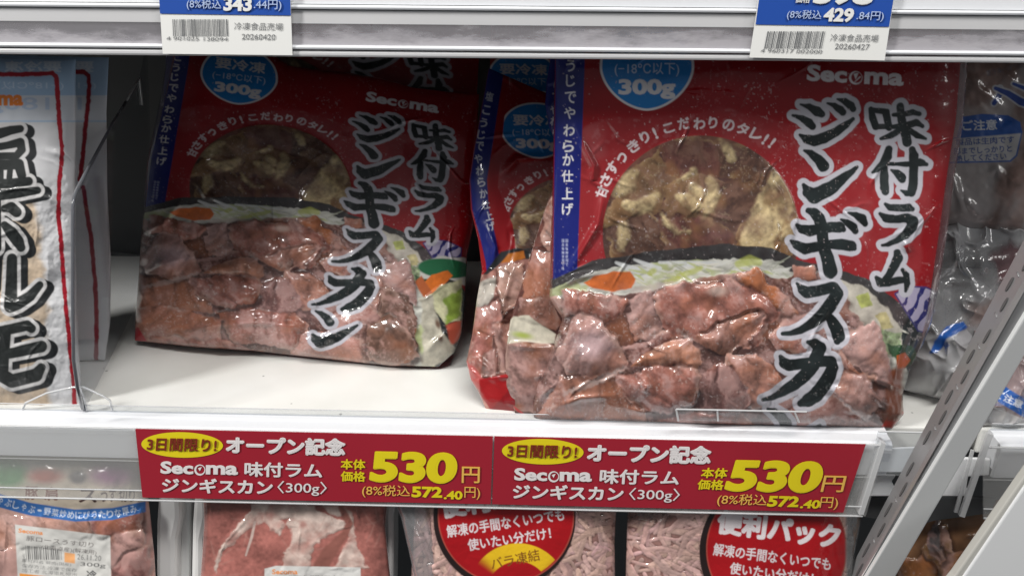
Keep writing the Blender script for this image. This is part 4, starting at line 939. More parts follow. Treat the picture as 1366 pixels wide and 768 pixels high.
# ------------------------------------------------------------------ white packs and divider at the left
def white_print(front):
    r = Raster(-190, 40, 190, 570, 1.3, (0.60, 0.60, 0.615)); X, Y = r.X, r.Y
    r.rgb *= (1 + 0.05 * fbm(X, Y, 60, 301, 3))[..., None]
    ox = 0 if front else 43
    r.put(sstep(162, 160, Y - 2), (0.36, 0.50, 0.66))
    r.put(sstep(0.7, -0.7, np.abs(Y - 158 - (0 if front else -6)) - 0.9), (0.45, 0.53, 0.66), 0.7)
    r.put(sstep(128, 126.5, Y) * 1.0, (0.33, 0.47, 0.64)); r.put(sstep(127, 128, Y) * sstep(162, 160, Y), (0.58, 0.61, 0.66))
    r.text('要冷凍', 44 + ox, 89, 76, 15, (0.62, 0.68, 0.75), 0.03, 0, 0, True)
    r.text('(−18℃以下)', 30 + ox, 115, 110, 12, (0.52, 0.62, 0.74), 0.0, 0, 0, True)
    r.text('180g', 25 + ox, 141, 82, 22, (0.42, 0.50, 0.63), 0.01, 0, 0, True)
    if front:
        r.poly([(-190, 240), (30, 235), (46, 260), (55, 340), (62, 420), (58, 470), (64, 540), (-190, 560)], (0.50, 0.37, 0.24), 6, 6, 0.8, tex=0.35, tscale=10)
        n = fbm(X, Y, 24, 305, 4); r.z += 0.9 * n * sstep(220, 260, Y)
        r.text('ma', 14, 134, 34, 15, (0.72, 0.20, 0.03), 0.05)
        r.text('Sec', -38, 131, 40, 19, (0.72, 0.20, 0.03), 0.05)
        b = [(-190, 101), (60, 99), (70, 98), (75, 103), (77, 130), (80, 170), (83, 205), (79, 245), (78, 285), (82, 330), (85, 375), (90, 430), (94, 470), (98, 507), (100, 545)]
        D = r.sd_strokes([[(x, y, 3.0) for x, y in b]]) + 0.7 * fbm(X, Y, 5, 307, 2); r.put(sstep(-0.6, 0.6, D), (0.34, 0.010, 0.022))
        G = [[(-30, 180, 7), (0, 178, 6), (14, 174, 5), (27, 172, 4)], [(-20, 199, 4), (10, 194, 4), (27, 190, 5), (29, 200, 4.5), (22, 208, 4), (-20, 209, 4)], [(-30, 222, 6), (25, 219, 6), (29, 234, 5)], [(0, 220, 4), (0, 243, 4)], [(14, 220, 3), (12, 243, 3)], [(-40, 246, 6), (10, 245, 5.5), (38, 242, 5)],
             [(-20, 263, 6), (20, 258, 6), (50, 254, 4)], [(-6, 250, 6), (-6, 330, 7)], [(6, 278, 4), (15, 277, 6.5), (22, 283, 6)], [(6, 300, 4), (15, 310, 7), (24, 322, 7), (28, 330, 5)],
             [(16, 345, 6), (15, 385, 7), (14, 408, 8), (24, 405, 7), (40, 395, 6), (53, 380, 4)], [(-18, 345, 6), (-20, 380, 6), (-30, 410, 4)],
             [(-30, 445, 6), (0, 442, 6), (36, 434, 6), (42, 438, 5)], [(-30, 478, 6), (20, 470, 6), (55, 462, 7)], [(8, 440, 6), (4, 480, 7), (2, 500, 8), (16, 508, 8), (48, 500, 8), (55, 490, 5)]]
        G = [[(x, y, q + 1.1) for x, y, q in st] for st in G]
        sh = [[(x + dx, y + dy, q + 4.5) for x, y, q in st] for st in G for dx, dy in ((5, 2), (10, 4))]
        r.strokes(sh, (0.018, 0.02, 0.022)); D = r.sd_strokes(G); r.put(sstep(-0.7, 0.7, D + 4.6), (0.58, 0.57, 0.57)); r.put(sstep(-0.7, 0.7, D), (0.022, 0.025, 0.025))
    else:
        for b in ([(60, 96), (104, 96), (112, 96), (118, 101), (119, 115), (117, 145), (113, 180), (110, 215), (106, 240)], [(111, 250), (117, 290), (122, 320), (127, 380), (129, 430), (128, 500)]):
            D = r.sd_strokes([[(x, y, 3.0) for x, y in b]]) + 0.7 * fbm(X, Y, 5, 309, 2); r.put(sstep(-0.6, 0.6, D), (0.25, 0.010, 0.022))
        r.strokes([[(130, 240, 5), (140, 300, 8), (150, 380, 8), (158, 440, 4)]], (0.42, 0.40, 0.41), soft=5, amount=0.8)
    return r
def white_pack(label, ras, plane, outl, bulge):
    bt = plane.pt(*np.mean(outl[1], 0))
    t = empty('offal_pack', tuple(bt), label, 'food pack', 'white packs left of the clear divider')
    bag('film_bag', ras, plane, *outl, bulge, 0.004, M['film_matt'], t, back_color=(0.55, 0.55, 0.56), extra=crease([[(60, 200), (78, 205), (88, 210)], [(58, 262), (75, 270)], [(40, 420), (70, 470)], [(62, 330), (66, 380)]], 0.0012, 7, 24, (-60, 180, 100, 540), 31), edge=0.3)
white_pack('white pack with black brush lettering and a red border, foremost beside the clear divider', white_print(True), vplane(0.010, 0.0, 0.12, 0, -0.25),
    ([(-180, 74), (102, 79)], [(-180, 546), (110, 548)], [(-180, 74), (-180, 546)], [(101, 79), (101, 160), (101, 250), (101, 320), (103, 420), (108, 510), (110, 548)]), 0.011)
white_pack('white pack with a red border peeping out behind the front white pack', white_print(False), vplane(0.056, 0.0, 0.14, 0, -0.25),
    ([(-100, 70), (145, 77)], [(-100, 482), (140, 480)], [(-100, 70), (-100, 482)], [(145, 77), (142, 150), (143, 250), (148, 350), (147, 430), (140, 480)]), 0.006)

a = FLOOR.pt(122, 542); b = FLOOR.pt(178, 417); dv = unit((b - a) * (1, 1, 0))
lean = vplane(-0.004).pt(97, 270) - a                         # the sheet leans a little to the right
dn = unit(np.cross(dv, lean)); DIV = Plane(a, dn if dn[0] > 0 else -dn)
div = empty('shelf_divider', tuple(a), 'clear plastic divider between the white packs and the left lamb pack', 'divider')
far = a + dv * 0.20
ring = [DIV.pt(110, 545), DIV.pt(100, 490), DIV.pt(97, 400), DIV.pt(97, 275), DIV.pt(101, 257), DIV.pt(150, 165), DIV.pt(186, 104), far + unit(lean) * 0.17, far + (0, 0, 0.001)]
MB().prism(ring, DIV.N * 0.0015).build('panel', M['clear_panel'], div)
MB().tube([DIV.pt(x, y, 0.0007) for x, y in ((110, 545), (103, 515), (98, 480), (97, 400), (97, 300), (97, 275), (98.5, 264), (103, 252), (150, 165), (168, 136))], 0.0009, 8).build('front_edge', M['clear_edge'], div, smooth=True)
MB().tube([DIV.pt(x, y, 0.0007) for x, y in ((168, 136), (186, 104), (190, 140))], 0.0006, 6).build('top_edge', M['clear_bright'], div, smooth=True)
FT = vplane(0.0005)
MB().tube([FT.pt(x, y) for x, y in ((30, 547), (34, 537), (62, 524), (98, 516), (112, 516), (138, 528), (147, 534), (150, 547))], 0.0006, 6).build('foot', M['clear_bright'], div, smooth=True)
MB().tube([FT.pt(x, y, 0.0008) for x, y in ((102, 514), (108, 530), (113, 547))], 0.0011, 6).build('foot', M['clear_edge'], div, smooth=True)
MB().tube([FT.pt(x, y, 0.0010) for x, y in ((106, 515), (112, 530), (116, 547))], 0.0005, 6).build('foot', M['clear_bright'], div, smooth=True)

# ------------------------------------------------------------------ packs on the row below
LOW = vplane(0.004, -0.05, 0.30)
LG = 'meat packs in the row below the rail'
def low_pack(name, label, ras, outl, bulge, mat_=None, plane=None, lines=(), **k):
    plane = plane or LOW
    t = empty(name, tuple(plane.pt(*np.mean(outl[1], 0))), label, 'food pack', LG)
    bag('film_bag', ras, plane, *outl, bulge, 0.006, mat_ or M['film'], t, back_color=(0.3, 0.2, 0.18), extra=crease(lines, 0.001, 4), **k)
    return t
r = Raster(-200, 590, 230, 860, 1.3, (0.58, 0.36, 0.31)); X, Y = r.X, r.Y
r.rgb *= (1 + 0.28 * fbm(X, Y, 40, 401, 5) + 0.12 * fbm(X, Y, 6, 402, 3))[..., None]
for k in range(16):
    x = 140 + (k * 37 % 60); y = 690 + (k * 53 % 90); r.strokes([[(x, y, 2), (x + 12, y - 22, 4), (x + 16, y - 48, 2)]], ((0.55, 0.40, 0.36), (0.24, 0.09, 0.085), (0.48, 0.24, 0.22))[k % 3], soft=4, amount=0.75)
r.z += 1.2 * fbm(X, Y, 30, 403, 4)
lumps(r, [([(-30, 690), (60, 684), (130, 690), (120, 720), (20, 735), (-30, 730)], (0.60, 0.38, 0.33), 20, 1.5), ([(-30, 735), (30, 728), (40, 790), (-30, 800)], (0.56, 0.33, 0.28), 20, 1.5),
          ([(120, 690), (188, 680), (192, 705), (160, 722), (130, 716)], (0.36, 0.16, 0.14), 14, 1.6), ([(140, 716), (192, 700), (196, 740), (158, 760), (142, 745)], (0.48, 0.28, 0.25), 16, 1.8),
          ([(165, 735), (198, 722), (204, 790), (150, 800), (150, 760)], (0.42, 0.20, 0.18), 16, 2.0)], 1.0, 4)
arcb = lambda x: np.interp(x, [-200, -20, 40, 100, 150, 195], [629, 671, 687, 695, 693, 682])
arct = lambda x: np.interp(x, [-200, -20, 40, 100, 150, 195], [609, 652, 670, 679, 677, 668])
r.put(sstep(0.7, -0.7, Y - arct(X)) * sstep(196, 193, X), (0.60, 0.52, 0.42))
r.put(sstep(-0.7, 0.7, Y - arct(X)) * sstep(0.7, -0.7, Y - arcb(X)) * sstep(196, 193, X), (0.045, 0.16, 0.45))
msg = 'うす切り・しゃぶしゃぶ・野菜炒めにぴったりな厚み'; xs = np.linspace(-62, 178, len(msg))
for ch, x in zip(msg, xs): r.text(ch, x, float(arct(x) + arcb(x)) / 2, 9 if ch not in '・ゃっ' else 6, 10 if ch not in '・' else 3, (0.62, 0.68, 0.78), 0.012, math.degrees(math.atan2(float(arcb(x + 3) - arcb(x - 3)), 6)))
for ch, x, y, w_, c_ in (('豚', 42, 657, 18, (0.20, 0.05, 0.03)), ('肩', 68, 658, 18, (0.20, 0.05, 0.03)), ('ス', 117, 661, 24, (0.06, 0.02, 0.02)), ('う', 139, 660, 9, (0.08, 0.03, 0.03)), ('す', 150, 660, 9, (0.08, 0.03, 0.03)), ('切', 164, 660, 11, (0.08, 0.03, 0.03)), ('り', 176, 660, 8, (0.08, 0.03, 0.03))):
    r.text(ch, x, y, w_, 18, c_, 0.02)
r.put(sstep(640, 636, Y), (0.50, 0.44, 0.36)); r.ell(10, 630, 26, 20, (0.12, 0.32, 0.12), 8); r.ell(150, 632, 28, 14, (0.32, 0.10, 0.24), 9); r.ell(60, 634, 22, 10, (0.45, 0.12, 0.08), 6); r.ell(104, 636, 12, 9, (0.12, 0.10, 0.10), 4)
q = [(20, 699), (147, 714), (150, 860), (28, 860)]
r.poly(q, (0.66, 0.65, 0.62), 0.7)
r.text('Secoma', 41, 708.5, 33, 6, (0.80, 0.28, 0.08), 0.03, 6)
r.text('豚ロースうす切り', 80, 722, 90, 7, (0.10, 0.08, 0.08), 0.0, 6); r.text('(北海道産)(解凍用)', 92, 733, 74, 7, (0.10, 0.08, 0.08), 0.0, 6)
rnd = random.Random(3); x = 34.0
while x < 82:
    w_ = rnd.choice((0.7, 1.1, 1.6)); r.poly([(x, 727 + (x - 34) * 0.11), (x + w_, 727 + (x - 34) * 0.11), (x + w_ + 1, 746), (x + 1, 746)], (0.12, 0.12, 0.12), 0.4); x += w_ + rnd.choice((0.9, 1.4, 1.8))
r.poly([(86, 736), (100, 738), (100, 751), (86, 749)], (0.85, 0.42, 0.18), 0.6)
r.text('26.11.20', 119, 743, 32, 7, (0.12, 0.12, 0.12), 0.0, 4); r.text('300g', 124, 753.5, 34, 7, (0.12, 0.12, 0.12), 0.01, 4); r.text('冷', 122, 765, 14, 10, (0.12, 0.12, 0.12), 0.03)
r.text('原材料名 豚肉(国産)', 62, 750, 66, 5, (0.2, 0.2, 0.2), 0.0, 5); r.text('保存方法 冷凍で保存', 66, 757, 74, 5, (0.2, 0.2, 0.2), 0.0, 5); r.text('加工者 北海道札幌市', 66, 763, 74, 5, (0.2, 0.2, 0.2), 0.0, 5)
r.poly([(26, 764), (62, 768), (64, 800), (28, 800)], (0.85, 0.33, 0.05), 0.7)
ta = low_pack('sliced_pork_pack', 'tray of pale sliced pork with a blue banner and white label, at the lower left', r, ([(-190, 600), (190, 606)], [(-190, 850), (212, 850)], [(-190, 600), (-190, 850)], [(190, 606), (200, 680), (206, 740), (212, 850)]), 0.012, lines=[[(52, 684), (60, 704)], [(8, 690), (4, 760)]], edge=0.15)
TRP = vplane(0.010, -0.05, 0.25)
slab('tray_rim', [(211, 640), (238, 640), (240, 690), (234, 720), (234, 860), (207, 860), (207, 700)], TRP, -0.02, 0.004, M['tray'], ta, 0.003)
slab('tray_rim', [(243, 640), (254, 640), (252, 860), (238, 860), (239, 720)], TRP, -0.026, -0.004, M['tray'], ta, 0.002)

r = Raster(240, 600, 560, 860, 1.4, (0.34, 0.125, 0.105)); X, Y = r.X, r.Y
r.rgb *= (1 + 0.35 * fbm(X, Y, 30, 411, 5) + 0.2 * fbm(X, Y, 4, 412, 3))[..., None]
CREAM = (0.64, 0.52, 0.46)
for pts in ([(286, 760), (292, 735), (310, 705), (335, 682), (345, 665), (360, 660), (352, 690), (325, 708), (312, 722), (300, 735), (290, 762)],
            [(345, 660), (400, 668), (440, 690), (470, 700), (455, 702), (430, 715), (412, 745), (410, 768), (375, 768), (378, 740), (388, 725), (390, 705), (376, 693), (388, 690), (372, 715), (362, 708), (350, 690)],
            [(425, 664), (450, 670), (470, 690), (478, 720), (492, 757), (470, 760), (440, 760), (452, 740), (468, 720), (458, 690), (440, 688)]):
    D = r.sd_poly(pts, 5, 16, 415); r.put(sstep(-1.5, 1.5, D), np.asarray(CREAM) * (1 + 0.30 * fbm(X, Y, 10, 416, 4))[..., None], 0.9 * np.clip(0.8 + 0.5 * fbm(X, Y, 14, 418, 3), 0.3, 1)); r.z += 0.6 * sstep(-2, 4, D)
for k in range(34):
    x, y = random.Random(k + 900).uniform(285, 505), random.Random(k + 950).uniform(668, 765); an = random.Random(k + 990).uniform(-1.5, 1.5)
    w_ = r.view(x - 30, y - 30, x + 30, y + 30); w_.strokes([[(x - 14 * math.cos(an), y - 14 * math.sin(an), 0.4), (x, y + 3, 1.0), (x + 14 * math.cos(an), y + 14 * math.sin(an), 0.4)]], (0.42, 0.24, 0.20), soft=1.6, amount=0.35)
r.strokes([[(455, 676, 4), (466, 698, 5), (460, 712, 5), (440, 735, 9), (428, 755, 10), (424, 770, 8)]], (0.26, 0.10, 0.08), soft=2); r.strokes([[(340, 696, 1.5), (336, 715, 1.8), (328, 740, 1.2)]], (0.50, 0.38, 0.34), soft=1)
r.z += 0.9 * fbm(X, Y, 34, 417, 4)
r.poly([(353, 758), (368, 754), (481, 756), (482, 860), (350, 860)], (0.66, 0.65, 0.63), 0.7); r.text('Secoma', 380, 762, 34, 7, (0.80, 0.28, 0.08), 0.03); r.text('豚小間切れ', 420, 771, 70, 8, (0.1, 0.1, 0.1), 0.0)
tb = low_pack('marbled_meat_pack', 'tray of dark red meat with creamy fat below the left red card', r, ([(270, 610), (522, 615)], [(262, 850), (528, 850)], [(270, 610), (272, 700), (262, 850)], [(522, 615), (514, 700), (528, 850)]), 0.012, lines=[[(286, 752), (300, 722), (330, 690)], [(318, 664), (330, 660)], [(400, 700), (396, 740)], [(470, 668), (480, 700)]], edge=0.15)
slab('tray_rim', [(259, 640), (275, 640), (277, 690), (271, 720), (270, 860), (252, 860), (255, 700)], TRP, -0.02, 0.002, M['tray'], tb, 0.003)
slab('tray_rim', [(508, 640), (533, 640), (524, 690), (524, 740), (522, 860), (510, 860), (514, 720)], TRP, -0.02, 0.002, M['tray'], tb, 0.003)

def shred_print(x0, x1, seed, cx, cy, R, tilt, hx):
    r = Raster(x0, 600, x1, 860, 1.4, (0.30, 0.16, 0.14)); X, Y = r.X, r.Y; rnd = random.Random(seed)
    for k in range(int((x1 - x0) * 1.5)):
        x = rnd.uniform(x0, x1); y = rnd.uniform(640, 800); an = rnd.uniform(-0.9, 0.9) + (1.57 if rnd.random() < 0.35 else 0); ln = rnd.uniform(24, 58); b2 = rnd.uniform(-12, 12); w_ = rnd.uniform(2.4, 4.6)
        st = [(x - ln / 2 * math.cos(an), y - ln / 2 * math.sin(an), w_ * 0.7), (x + b2 * math.sin(an), y - b2 * math.cos(an), w_), (x + ln / 2 * math.cos(an), y + ln / 2 * math.sin(an), w_ * 0.6)]
        i0, i1 = max(0, int((x - 40 - x0) * 1.4)), min(r.w, int((x + 40 - x0) * 1.4)); j0, j1 = max(0, int((y - 40 - 600) * 1.4)), min(r.h, int((y + 40 - 600) * 1.4))
        if i1 <= i0 or j1 <= j0: continue
        s_ = Raster.__new__(Raster); s_.x0, s_.y0, s_.res = r.X[0, i0], r.Y[j0, 0], r.res; s_.X, s_.Y = r.X[j0:j1, i0:i1], r.Y[j0:j1, i0:i1]; s_.h, s_.w = s_.X.shape
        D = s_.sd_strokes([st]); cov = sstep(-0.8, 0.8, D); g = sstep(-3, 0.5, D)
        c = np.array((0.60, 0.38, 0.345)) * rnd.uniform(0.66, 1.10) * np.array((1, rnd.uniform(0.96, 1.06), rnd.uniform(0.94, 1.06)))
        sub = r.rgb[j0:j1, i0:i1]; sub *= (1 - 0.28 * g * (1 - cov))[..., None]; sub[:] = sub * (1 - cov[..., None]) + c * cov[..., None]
        zz = r.z[j0:j1, i0:i1]; zz[:] = np.where(cov > 0.5, np.maximum(zz * 0.75, 0.2) + 0.28 * np.sqrt(np.clip(D, 0, 9) / 4), zz)
    r.rgb *= (1 + 0.15 * fbm(X, Y, 5, seed + 5, 3))[..., None]
    r.z += 0.8 * fbm(X, Y, 40, seed + 8, 3)
    # round red sticker
    rad = np.hypot(X - cx, Y - cy); on = sstep(0.7, -0.7, rad - R)
    r.put(on, (0.018, 0.010, 0.010)); off = np.hypot(X - cx - hx, Y - cy + 3)
    r.put(sstep(0.7, -0.7, off - (R - 4)), (0.40, 0.07, 0.05)); r.put(sstep(0.7, -0.7, off - (R - 5.6)), (0.36, 0.006, 0.010))
    r.z = np.where(on > 0.5, r.z * 0.15 + 0.8, r.z)
    a = math.radians(tilt); c, s = math.cos(a), math.sin(a); at = lambda u, v: (cx + u * c - v * s, cy + u * s + v * c)
    p = at(0, -27 if tilt < 0 else -30); r.text('便利パック', p[0] + (0 if tilt < 0 else 4), p[1], 166, 34, (0.74, 0.68, 0.70), 0.055, tilt)
    p = at(0, 7); r.text('解凍の手間なくいつでも', p[0], p[1], 158, 17, (0.72, 0.66, 0.68), 0.02, tilt)
    p = at(2, 29); r.text('使いたい分だけ！', p[0], p[1], 112, 16, (0.72, 0.66, 0.68), 0.02, tilt)
    rr = np.hypot((X - cx - 18), (Y - cy - 100)); an = np.degrees(np.arctan2(X - cx - 18, -(Y - cy - 100)))
    band = sstep(0.7, -0.7, rr - 66) * sstep(-0.7, 0.7, rr - 42) * sstep(58, 40, np.abs(an - 2 + (0 if tilt < 0 else -8))) * sstep(0.7, -0.7, off - (R - 7))
    r.put(band, (0.74, 0.47, 0.015))
    p = at(0, 56); r.text('バラ凍結', p[0] + 6, p[1], 66, 16, (0.20, 0.07, 0.01), 0.012, tilt - 3)
    return r
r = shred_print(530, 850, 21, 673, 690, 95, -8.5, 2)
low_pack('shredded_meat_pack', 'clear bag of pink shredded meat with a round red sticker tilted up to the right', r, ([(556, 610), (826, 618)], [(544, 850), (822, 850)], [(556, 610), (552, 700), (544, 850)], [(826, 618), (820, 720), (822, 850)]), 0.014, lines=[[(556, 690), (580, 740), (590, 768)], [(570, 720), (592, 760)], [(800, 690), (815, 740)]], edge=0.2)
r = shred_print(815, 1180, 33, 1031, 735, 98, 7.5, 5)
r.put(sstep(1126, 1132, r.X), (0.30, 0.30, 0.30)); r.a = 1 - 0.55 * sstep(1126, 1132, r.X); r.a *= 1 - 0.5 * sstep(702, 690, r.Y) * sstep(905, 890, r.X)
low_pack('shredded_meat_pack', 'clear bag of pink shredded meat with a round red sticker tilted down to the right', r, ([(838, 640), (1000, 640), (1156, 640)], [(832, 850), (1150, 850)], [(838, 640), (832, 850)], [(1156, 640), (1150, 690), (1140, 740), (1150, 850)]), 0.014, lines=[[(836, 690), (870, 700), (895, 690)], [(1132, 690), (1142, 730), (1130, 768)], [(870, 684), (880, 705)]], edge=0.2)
# loose clear film end and dark gap strips beside the bags
r = Raster(500, 640, 620, 860, 1.0, (0.5, 0.5, 0.51)); r.a[:] = 0.28
t = low_pack('film_flap', 'clear film flap folded between the white tray rim and the shredded meat', r, ([(515, 640), (560, 640)], [(560, 800), (604, 800)], [(515, 640), (535, 690), (560, 800)], [(560, 640), (580, 720), (604, 800)]), 0.005, M['film_clear'], vplane(-0.006, -0.05, 0.25), [[(530, 670), (560, 720), (585, 790)], [(548, 680), (575, 740)]], dens=1.0)
t['category'] = 'plastic film'; del t['group']

# ------------------------------------------------------------------ clear bags on the right
r = Raster(1180, 30, 1470, 340, 1.3, (0.22, 0.140, 0.120)); X, Y = r.X, r.Y
r.rgb *= (1 + 0.5 * fbm(X, Y, 60, 501, 5) + 0.25 * fbm(X, Y, 8, 502, 3))[..., None]
r.put(sstep(0.1, 0.7, fbm(X + Y * 0.4, Y * 0.5, 50, 503, 4)), (0.42, 0.40, 0.40), 0.7)
r.poly([(1283, 156), (1310, 152), (1345, 154), (1361, 163), (1364, 177), (1276, 184)], (0.015, 0.085, 0.36), 0.7)
r.text('ご注意', 1307, 167, 46, 14, (0.66, 0.68, 0.72), 0.02, -2)
r.poly([(1270, 184), (1364, 176), (1357, 208), (1348, 216), (1266, 218)], (0.03, 0.10, 0.36), 0.7); r.poly([(1270, 185.5), (1362, 178), (1355, 207), (1347, 214), (1266, 216)], (0.50, 0.49, 0.50), 0.7)
for tx, y, w_ in (('製品は生肉です', 188, 78), ('部までしっかりと', 200, 78), ('熱してください', 210, 68)): r.text(tx, 1314 - (y - 188) * 0.25, y, w_, 9.5, (0.02, 0.06, 0.26), 0.02, -3)
for st in ([(1326, 138, 3), (1334, 126, 3.5), (1334, 118, 3)], [(1328, 118, 2.5), (1345, 125, 4), (1362, 136, 5), (1380, 142, 5)], [(1352, 112, 2), (1372, 120, 3)]):
    r.strokes([st], (0.55, 0.55, 0.58), 2.0); r.strokes([st], (0.02, 0.06, 0.30))
r.text('要冷凍(−18℃以下)', 1345, 92, 60, 9, (0.16, 0.14, 0.18), 0.0, -14)
r.z += 1.4 * fbm(X, Y, 50, 504, 4)
r.a = 0.9 + 0 * X
t = empty('clear_meat_bag', tuple(vplane(0.05, 0.06, 0.2).pt(1320, 290)), 'clear bag of dark meat with a blue caution label behind the front lamb pack', 'food pack', 'clear meat bags at the right')
bag('film_bag', r, vplane(0.05, 0.06, 0.2), [(1222, 50), (1450, 55)], [(1200, 300), (1440, 320)], [(1222, 50), (1205, 200), (1200, 300)], [(1450, 55), (1440, 320)], 0.014, 0.008, M['film_clear'], t, back_color=(0.2, 0.15, 0.14), extra=crease([[(1285, 100), (1320, 130), (1350, 150)], [(1300, 240), (1330, 225), (1345, 255)], [(1282, 260), (1310, 290)], [(1330, 90), (1366, 120)], [(1270, 230), (1290, 300)], [(1340, 250), (1366, 230)]], 0.0012, 9))

def crumple(X, Y, s, t):
    a = 1 - np.abs(fbm(X + 0.5 * Y, Y, 70, 521, 2)); b = 1 - np.abs(fbm(X, Y - 0.4 * X, 36, 525, 2))
    return 0.007 * a ** 3 + 0.0028 * b ** 3
r = Raster(1180, 240, 1470, 600, 1.2, (0.40, 0.40, 0.41)); X, Y = r.X, r.Y
r.a = np.clip(0.50 + 0.30 * fbm(X, Y, 60, 531, 3), 0.2, 0.9); r.rgb *= 1.2; r.rgb *= (0.8 + 0.35 * fbm(X, Y, 70, 532, 3))[..., None]
D = r.sd_poly([(1320, 345), (1345, 320), (1380, 330), (1390, 370), (1335, 385)], 6, 20); r.put(sstep(-8, 6, D), (0.10, 0.055, 0.06)); r.a = np.maximum(r.a, 0.8 * sstep(-8, 6, D)); mb_ = sstep(0.1, 0.6, fbm(X, Y, 60, 535, 3)); r.put(mb_, (0.24, 0.155, 0.13), 0.8); r.a = np.maximum(r.a, 0.75 * mb_)
lo = sstep(410, 470, Y) * sstep(1330, 1280, X); r.put(lo, (0.52, 0.52, 0.53), 0.8); r.a = np.maximum(r.a, 0.75 * lo)
D = r.sd_poly([(1240, 472), (1246, 455), (1262, 435), (1285, 428), (1292, 436), (1272, 450), (1250, 470)], 1, 10); r.put(sstep(-1, 1, D), (0.015, 0.09, 0.36)); r.a = np.maximum(r.a, sstep(-1, 1, D))
D = r.sd_poly([(1262, 452), (1290, 438), (1300, 452), (1252, 478)], 1, 10); r.put(sstep(-1, 1, D), (0.5, 0.5, 0.52)); r.a = np.maximum(r.a, 0.8 * sstep(-1, 1, D)); r.text('意', 1262, 460, 9, 8, (0.03, 0.08, 0.28), 0.02, -35)
PB = vplane(0.035, 0.0, 0.35)
t = empty('clear_meat_bag', tuple(PB.pt(1290, 540)), 'crumpled clear bag with a scrap of blue print, left of the slotted upright', 'food pack', 'clear meat bags at the right')
bag('film_bag', r, PB, [(1232, 300), (1290, 262), (1440, 270)], [(1205, 520), (1300, 545), (1440, 560)], [(1232, 300), (1222, 400), (1205, 520)], [(1440, 270), (1440, 560)], 0.018, 0.006, M['film_clear'], t, back_color=(0.16, 0.15, 0.15), extra=crumple, dens=0.8)
# bag right of the upright
r = Raster(1270, 430, 1500, 600, 1.3, (0.25, 0.19, 0.19)); X, Y = r.X, r.Y
r.rgb *= (1 + 0.4 * fbm(X, Y, 30, 541, 5))[..., None]; r.a[:] = 0.9
r.strokes([[(1322, 512, 10), (1340, 528, 11), (1370, 546, 11), (1420, 560, 12)]], (0.02, 0.10, 0.36)); r.text('ご注意', 1346, 532, 40, 11, (0.6, 0.62, 0.66), 0.02, 24)
r.put(sstep(0.7, -0.7, np.abs(Y - 545 - (X - 1330) * 0.42) - 0.8), (0.5, 0.5, 0.5)); r.poly([(1300, 545), (1340, 548), (1400, 575), (1300, 590)], (0.46, 0.45, 0.45), 3)
PC = vplane(0.012, 0.0, 0.35)
t = empty('clear_meat_bag', tuple(PC.pt(1380, 566)), 'clear meat bag with a slanting blue caution strip, right of the slotted upright', 'food pack', 'clear meat bags at the right')
bag('film_bag', r, PC, [(1300, 440), (1480, 450)], [(1285, 568), (1480, 574)], [(1300, 440), (1285, 568)], [(1480, 450), (1480, 574)], 0.010, 0.005, M['film_clear'], t, back_color=(0.2, 0.15, 0.15), extra=crumple, dens=0.9)
# brown bag below right
r = Raster(1150, 650, 1420, 860, 1.3, (0.20, 0.10, 0.05)); X, Y = r.X, r.Y
r.rgb *= (1 + 0.6 * fbm(X, Y, 40, 551, 4))[..., None]; r.a[:] = 0.95
lumps(r, [([(1230, 720), (1262, 700), (1280, 740), (1255, 770), (1225, 760)], (0.34, 0.17, 0.06), 20, 3), ([(1200, 740), (1232, 735), (1260, 775), (1240, 830), (1190, 820)], (0.40, 0.17, 0.06), 24, 3), ([(1262, 735), (1310, 730), (1330, 790), (1280, 830), (1255, 780)], (0.36, 0.16, 0.06), 24, 3), ([(1240, 700), (1250, 695), (1262, 745), (1250, 752), (1235, 715)], (0.20, 0.17, 0.17), 8, 1)], 1, 5)
t = low_pack('fried_food_pack', 'clear bag of browned food below the white bracket, beside the slotted upright', r, ([(1190, 680), (1390, 660)], [(1180, 850), (1390, 850)], [(1190, 680), (1180, 850)], [(1390, 660), (1390, 850)]), 0.012, M['film'], vplane(0.02, -0.06, 0.3), [[(1240, 720), (1262, 750)], [(1288, 716), (1302, 712)]])

# ------------------------------------------------------------------ slotted upright and the white panel
UPR = vplane(-0.034, -0.1, -0.22)
lx = {'rear': lambda y: 1239 - .529 * (y - 560), 'groove': lambda y: 1269.5 - .56 * (y - 560), 'wl': lambda y: 1283 - .61 * (y - 560), 'wr': lambda y: 1317 - .585 * (y - 560)}
up = empty('slotted_upright', tuple(UPR.pt(1175, 768)), 'slotted steel upright with a bright white front edge, leaning across the right side', 'upright')
y0, y1 = 180, 860
slab('front_face', [(lx['wl'](y0), y0), (lx['wr'](y0), y0), (lx['wr'](y1), y1), (lx['wl'](y1), y1)], UPR, -0.004, 0.0, M['steel_light'], up, 0.0007)
slab('bevel_strip', [(lx['groove'](y0) + .5, y0), (lx['wl'](y0) - .5, y0), (lx['wl'](y1) - .5, y1), (lx['groove'](y1) + .5, y1)], UPR, -0.006, -0.002, M['steel'], up, 0.0008)
DEPTH = -0.028
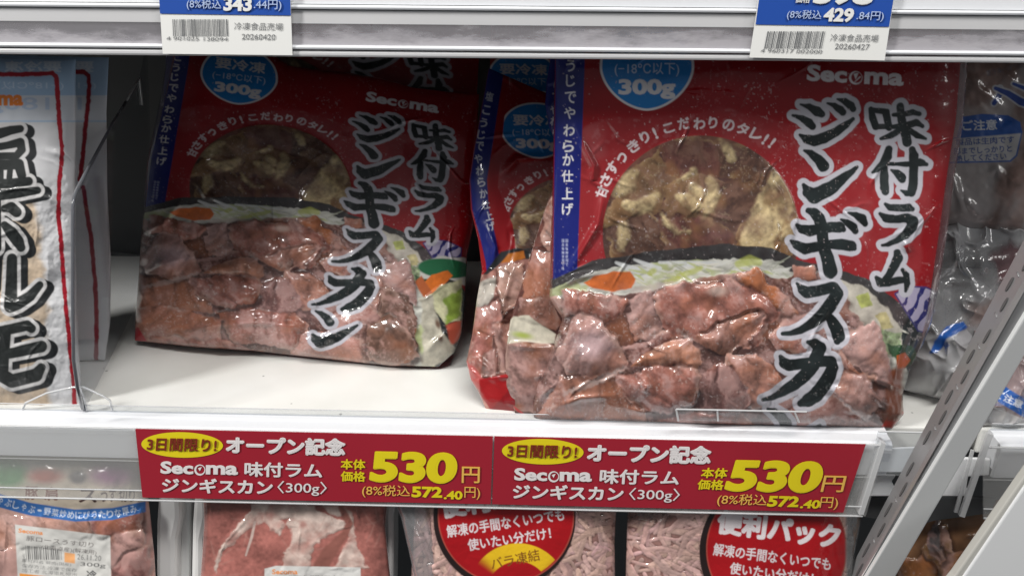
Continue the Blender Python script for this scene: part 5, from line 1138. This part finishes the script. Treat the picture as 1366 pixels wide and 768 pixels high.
def side(f, y):                                     # a point of the side plate: f = 0 at the groove, 1 at the rear edge
    return (1 - f) * UPR.pt(lx['groove'](y), y, -0.004) + f * UPR.pt(lx['rear'](y), y, DEPTH)
sn = unit(np.cross(side(1, 400) - side(0, 400), side(0, 700) - side(0, 400))); sn = sn if sn[0] < 0 else -sn
mb = MB(); n = 8
for k in range(n):
    ya, yb = y0 + (y1 - y0) * k / n, y0 + (y1 - y0) * (k + 1) / n
    mb.prism([side(0, ya), side(1, ya), side(1, yb), side(0, yb)], -sn * 0.0015)
mb.build('side_plate', M['steel'], up)
M['steel_dark'] = mat('embossed steel', (0.20, 0.20, 0.21), 0.4, metal=0.8)
y = 290.0; k = 0
while y < 800:
    if k % 7 == 5: y += 15; k += 1; continue
    f0, f1 = (0.30, 0.52) if k % 2 == 0 else (0.50, 0.74)
    p = [side(f0, y), side(f1, y - 2), side(f1, y + 17), side(f0, y + 19)]
    ring = []
    for q in range(16):
        an = 2 * math.pi * q / 16; u, v = 0.5 + 0.5 * math.copysign(abs(math.cos(an)) ** 0.8, math.cos(an)) * 0.45, 0.5 + 0.5 * math.sin(an)
        ring.append((1 - v) * ((1 - u) * p[0] + u * p[1]) + v * ((1 - u) * p[3] + u * p[2]) + sn * 0.0002)
    MB().prism(ring, sn * 0.0003).build('slot', M['slot'], up)
    if k % 2 == 0:
        a_, b_ = side(0.60, y + 19), side(0.44, y + 25)
        MB().tube([a_ + sn * 0.0001, b_ + sn * 0.0001], 0.0004, 6).build('embossed_mark', M['steel'], up, smooth=True)
    y += 27.0; k += 1
WP = vplane(-0.07, -0.08, 0.0)
wp = empty('door_panel', tuple(WP.pt(1330, 740)), 'plain white panel with a pale gasket, cutting off the lower right corner', 'panel')
slab('face', [(1366 + 80, 650 - 118), (1700, 500), (1700, 900), (1183, 900), (1286, 768)], WP, -0.004, 0.0, M['panel'], wp, 0.0008)
slab('gasket', [(1366 + 80, 636 - 114), (1366 + 80, 649 - 118), (1285.5, 768), (1182, 900), (1165, 900), (1274, 768)], WP, -0.006, -0.001, M['beige'], wp, 0.0008)
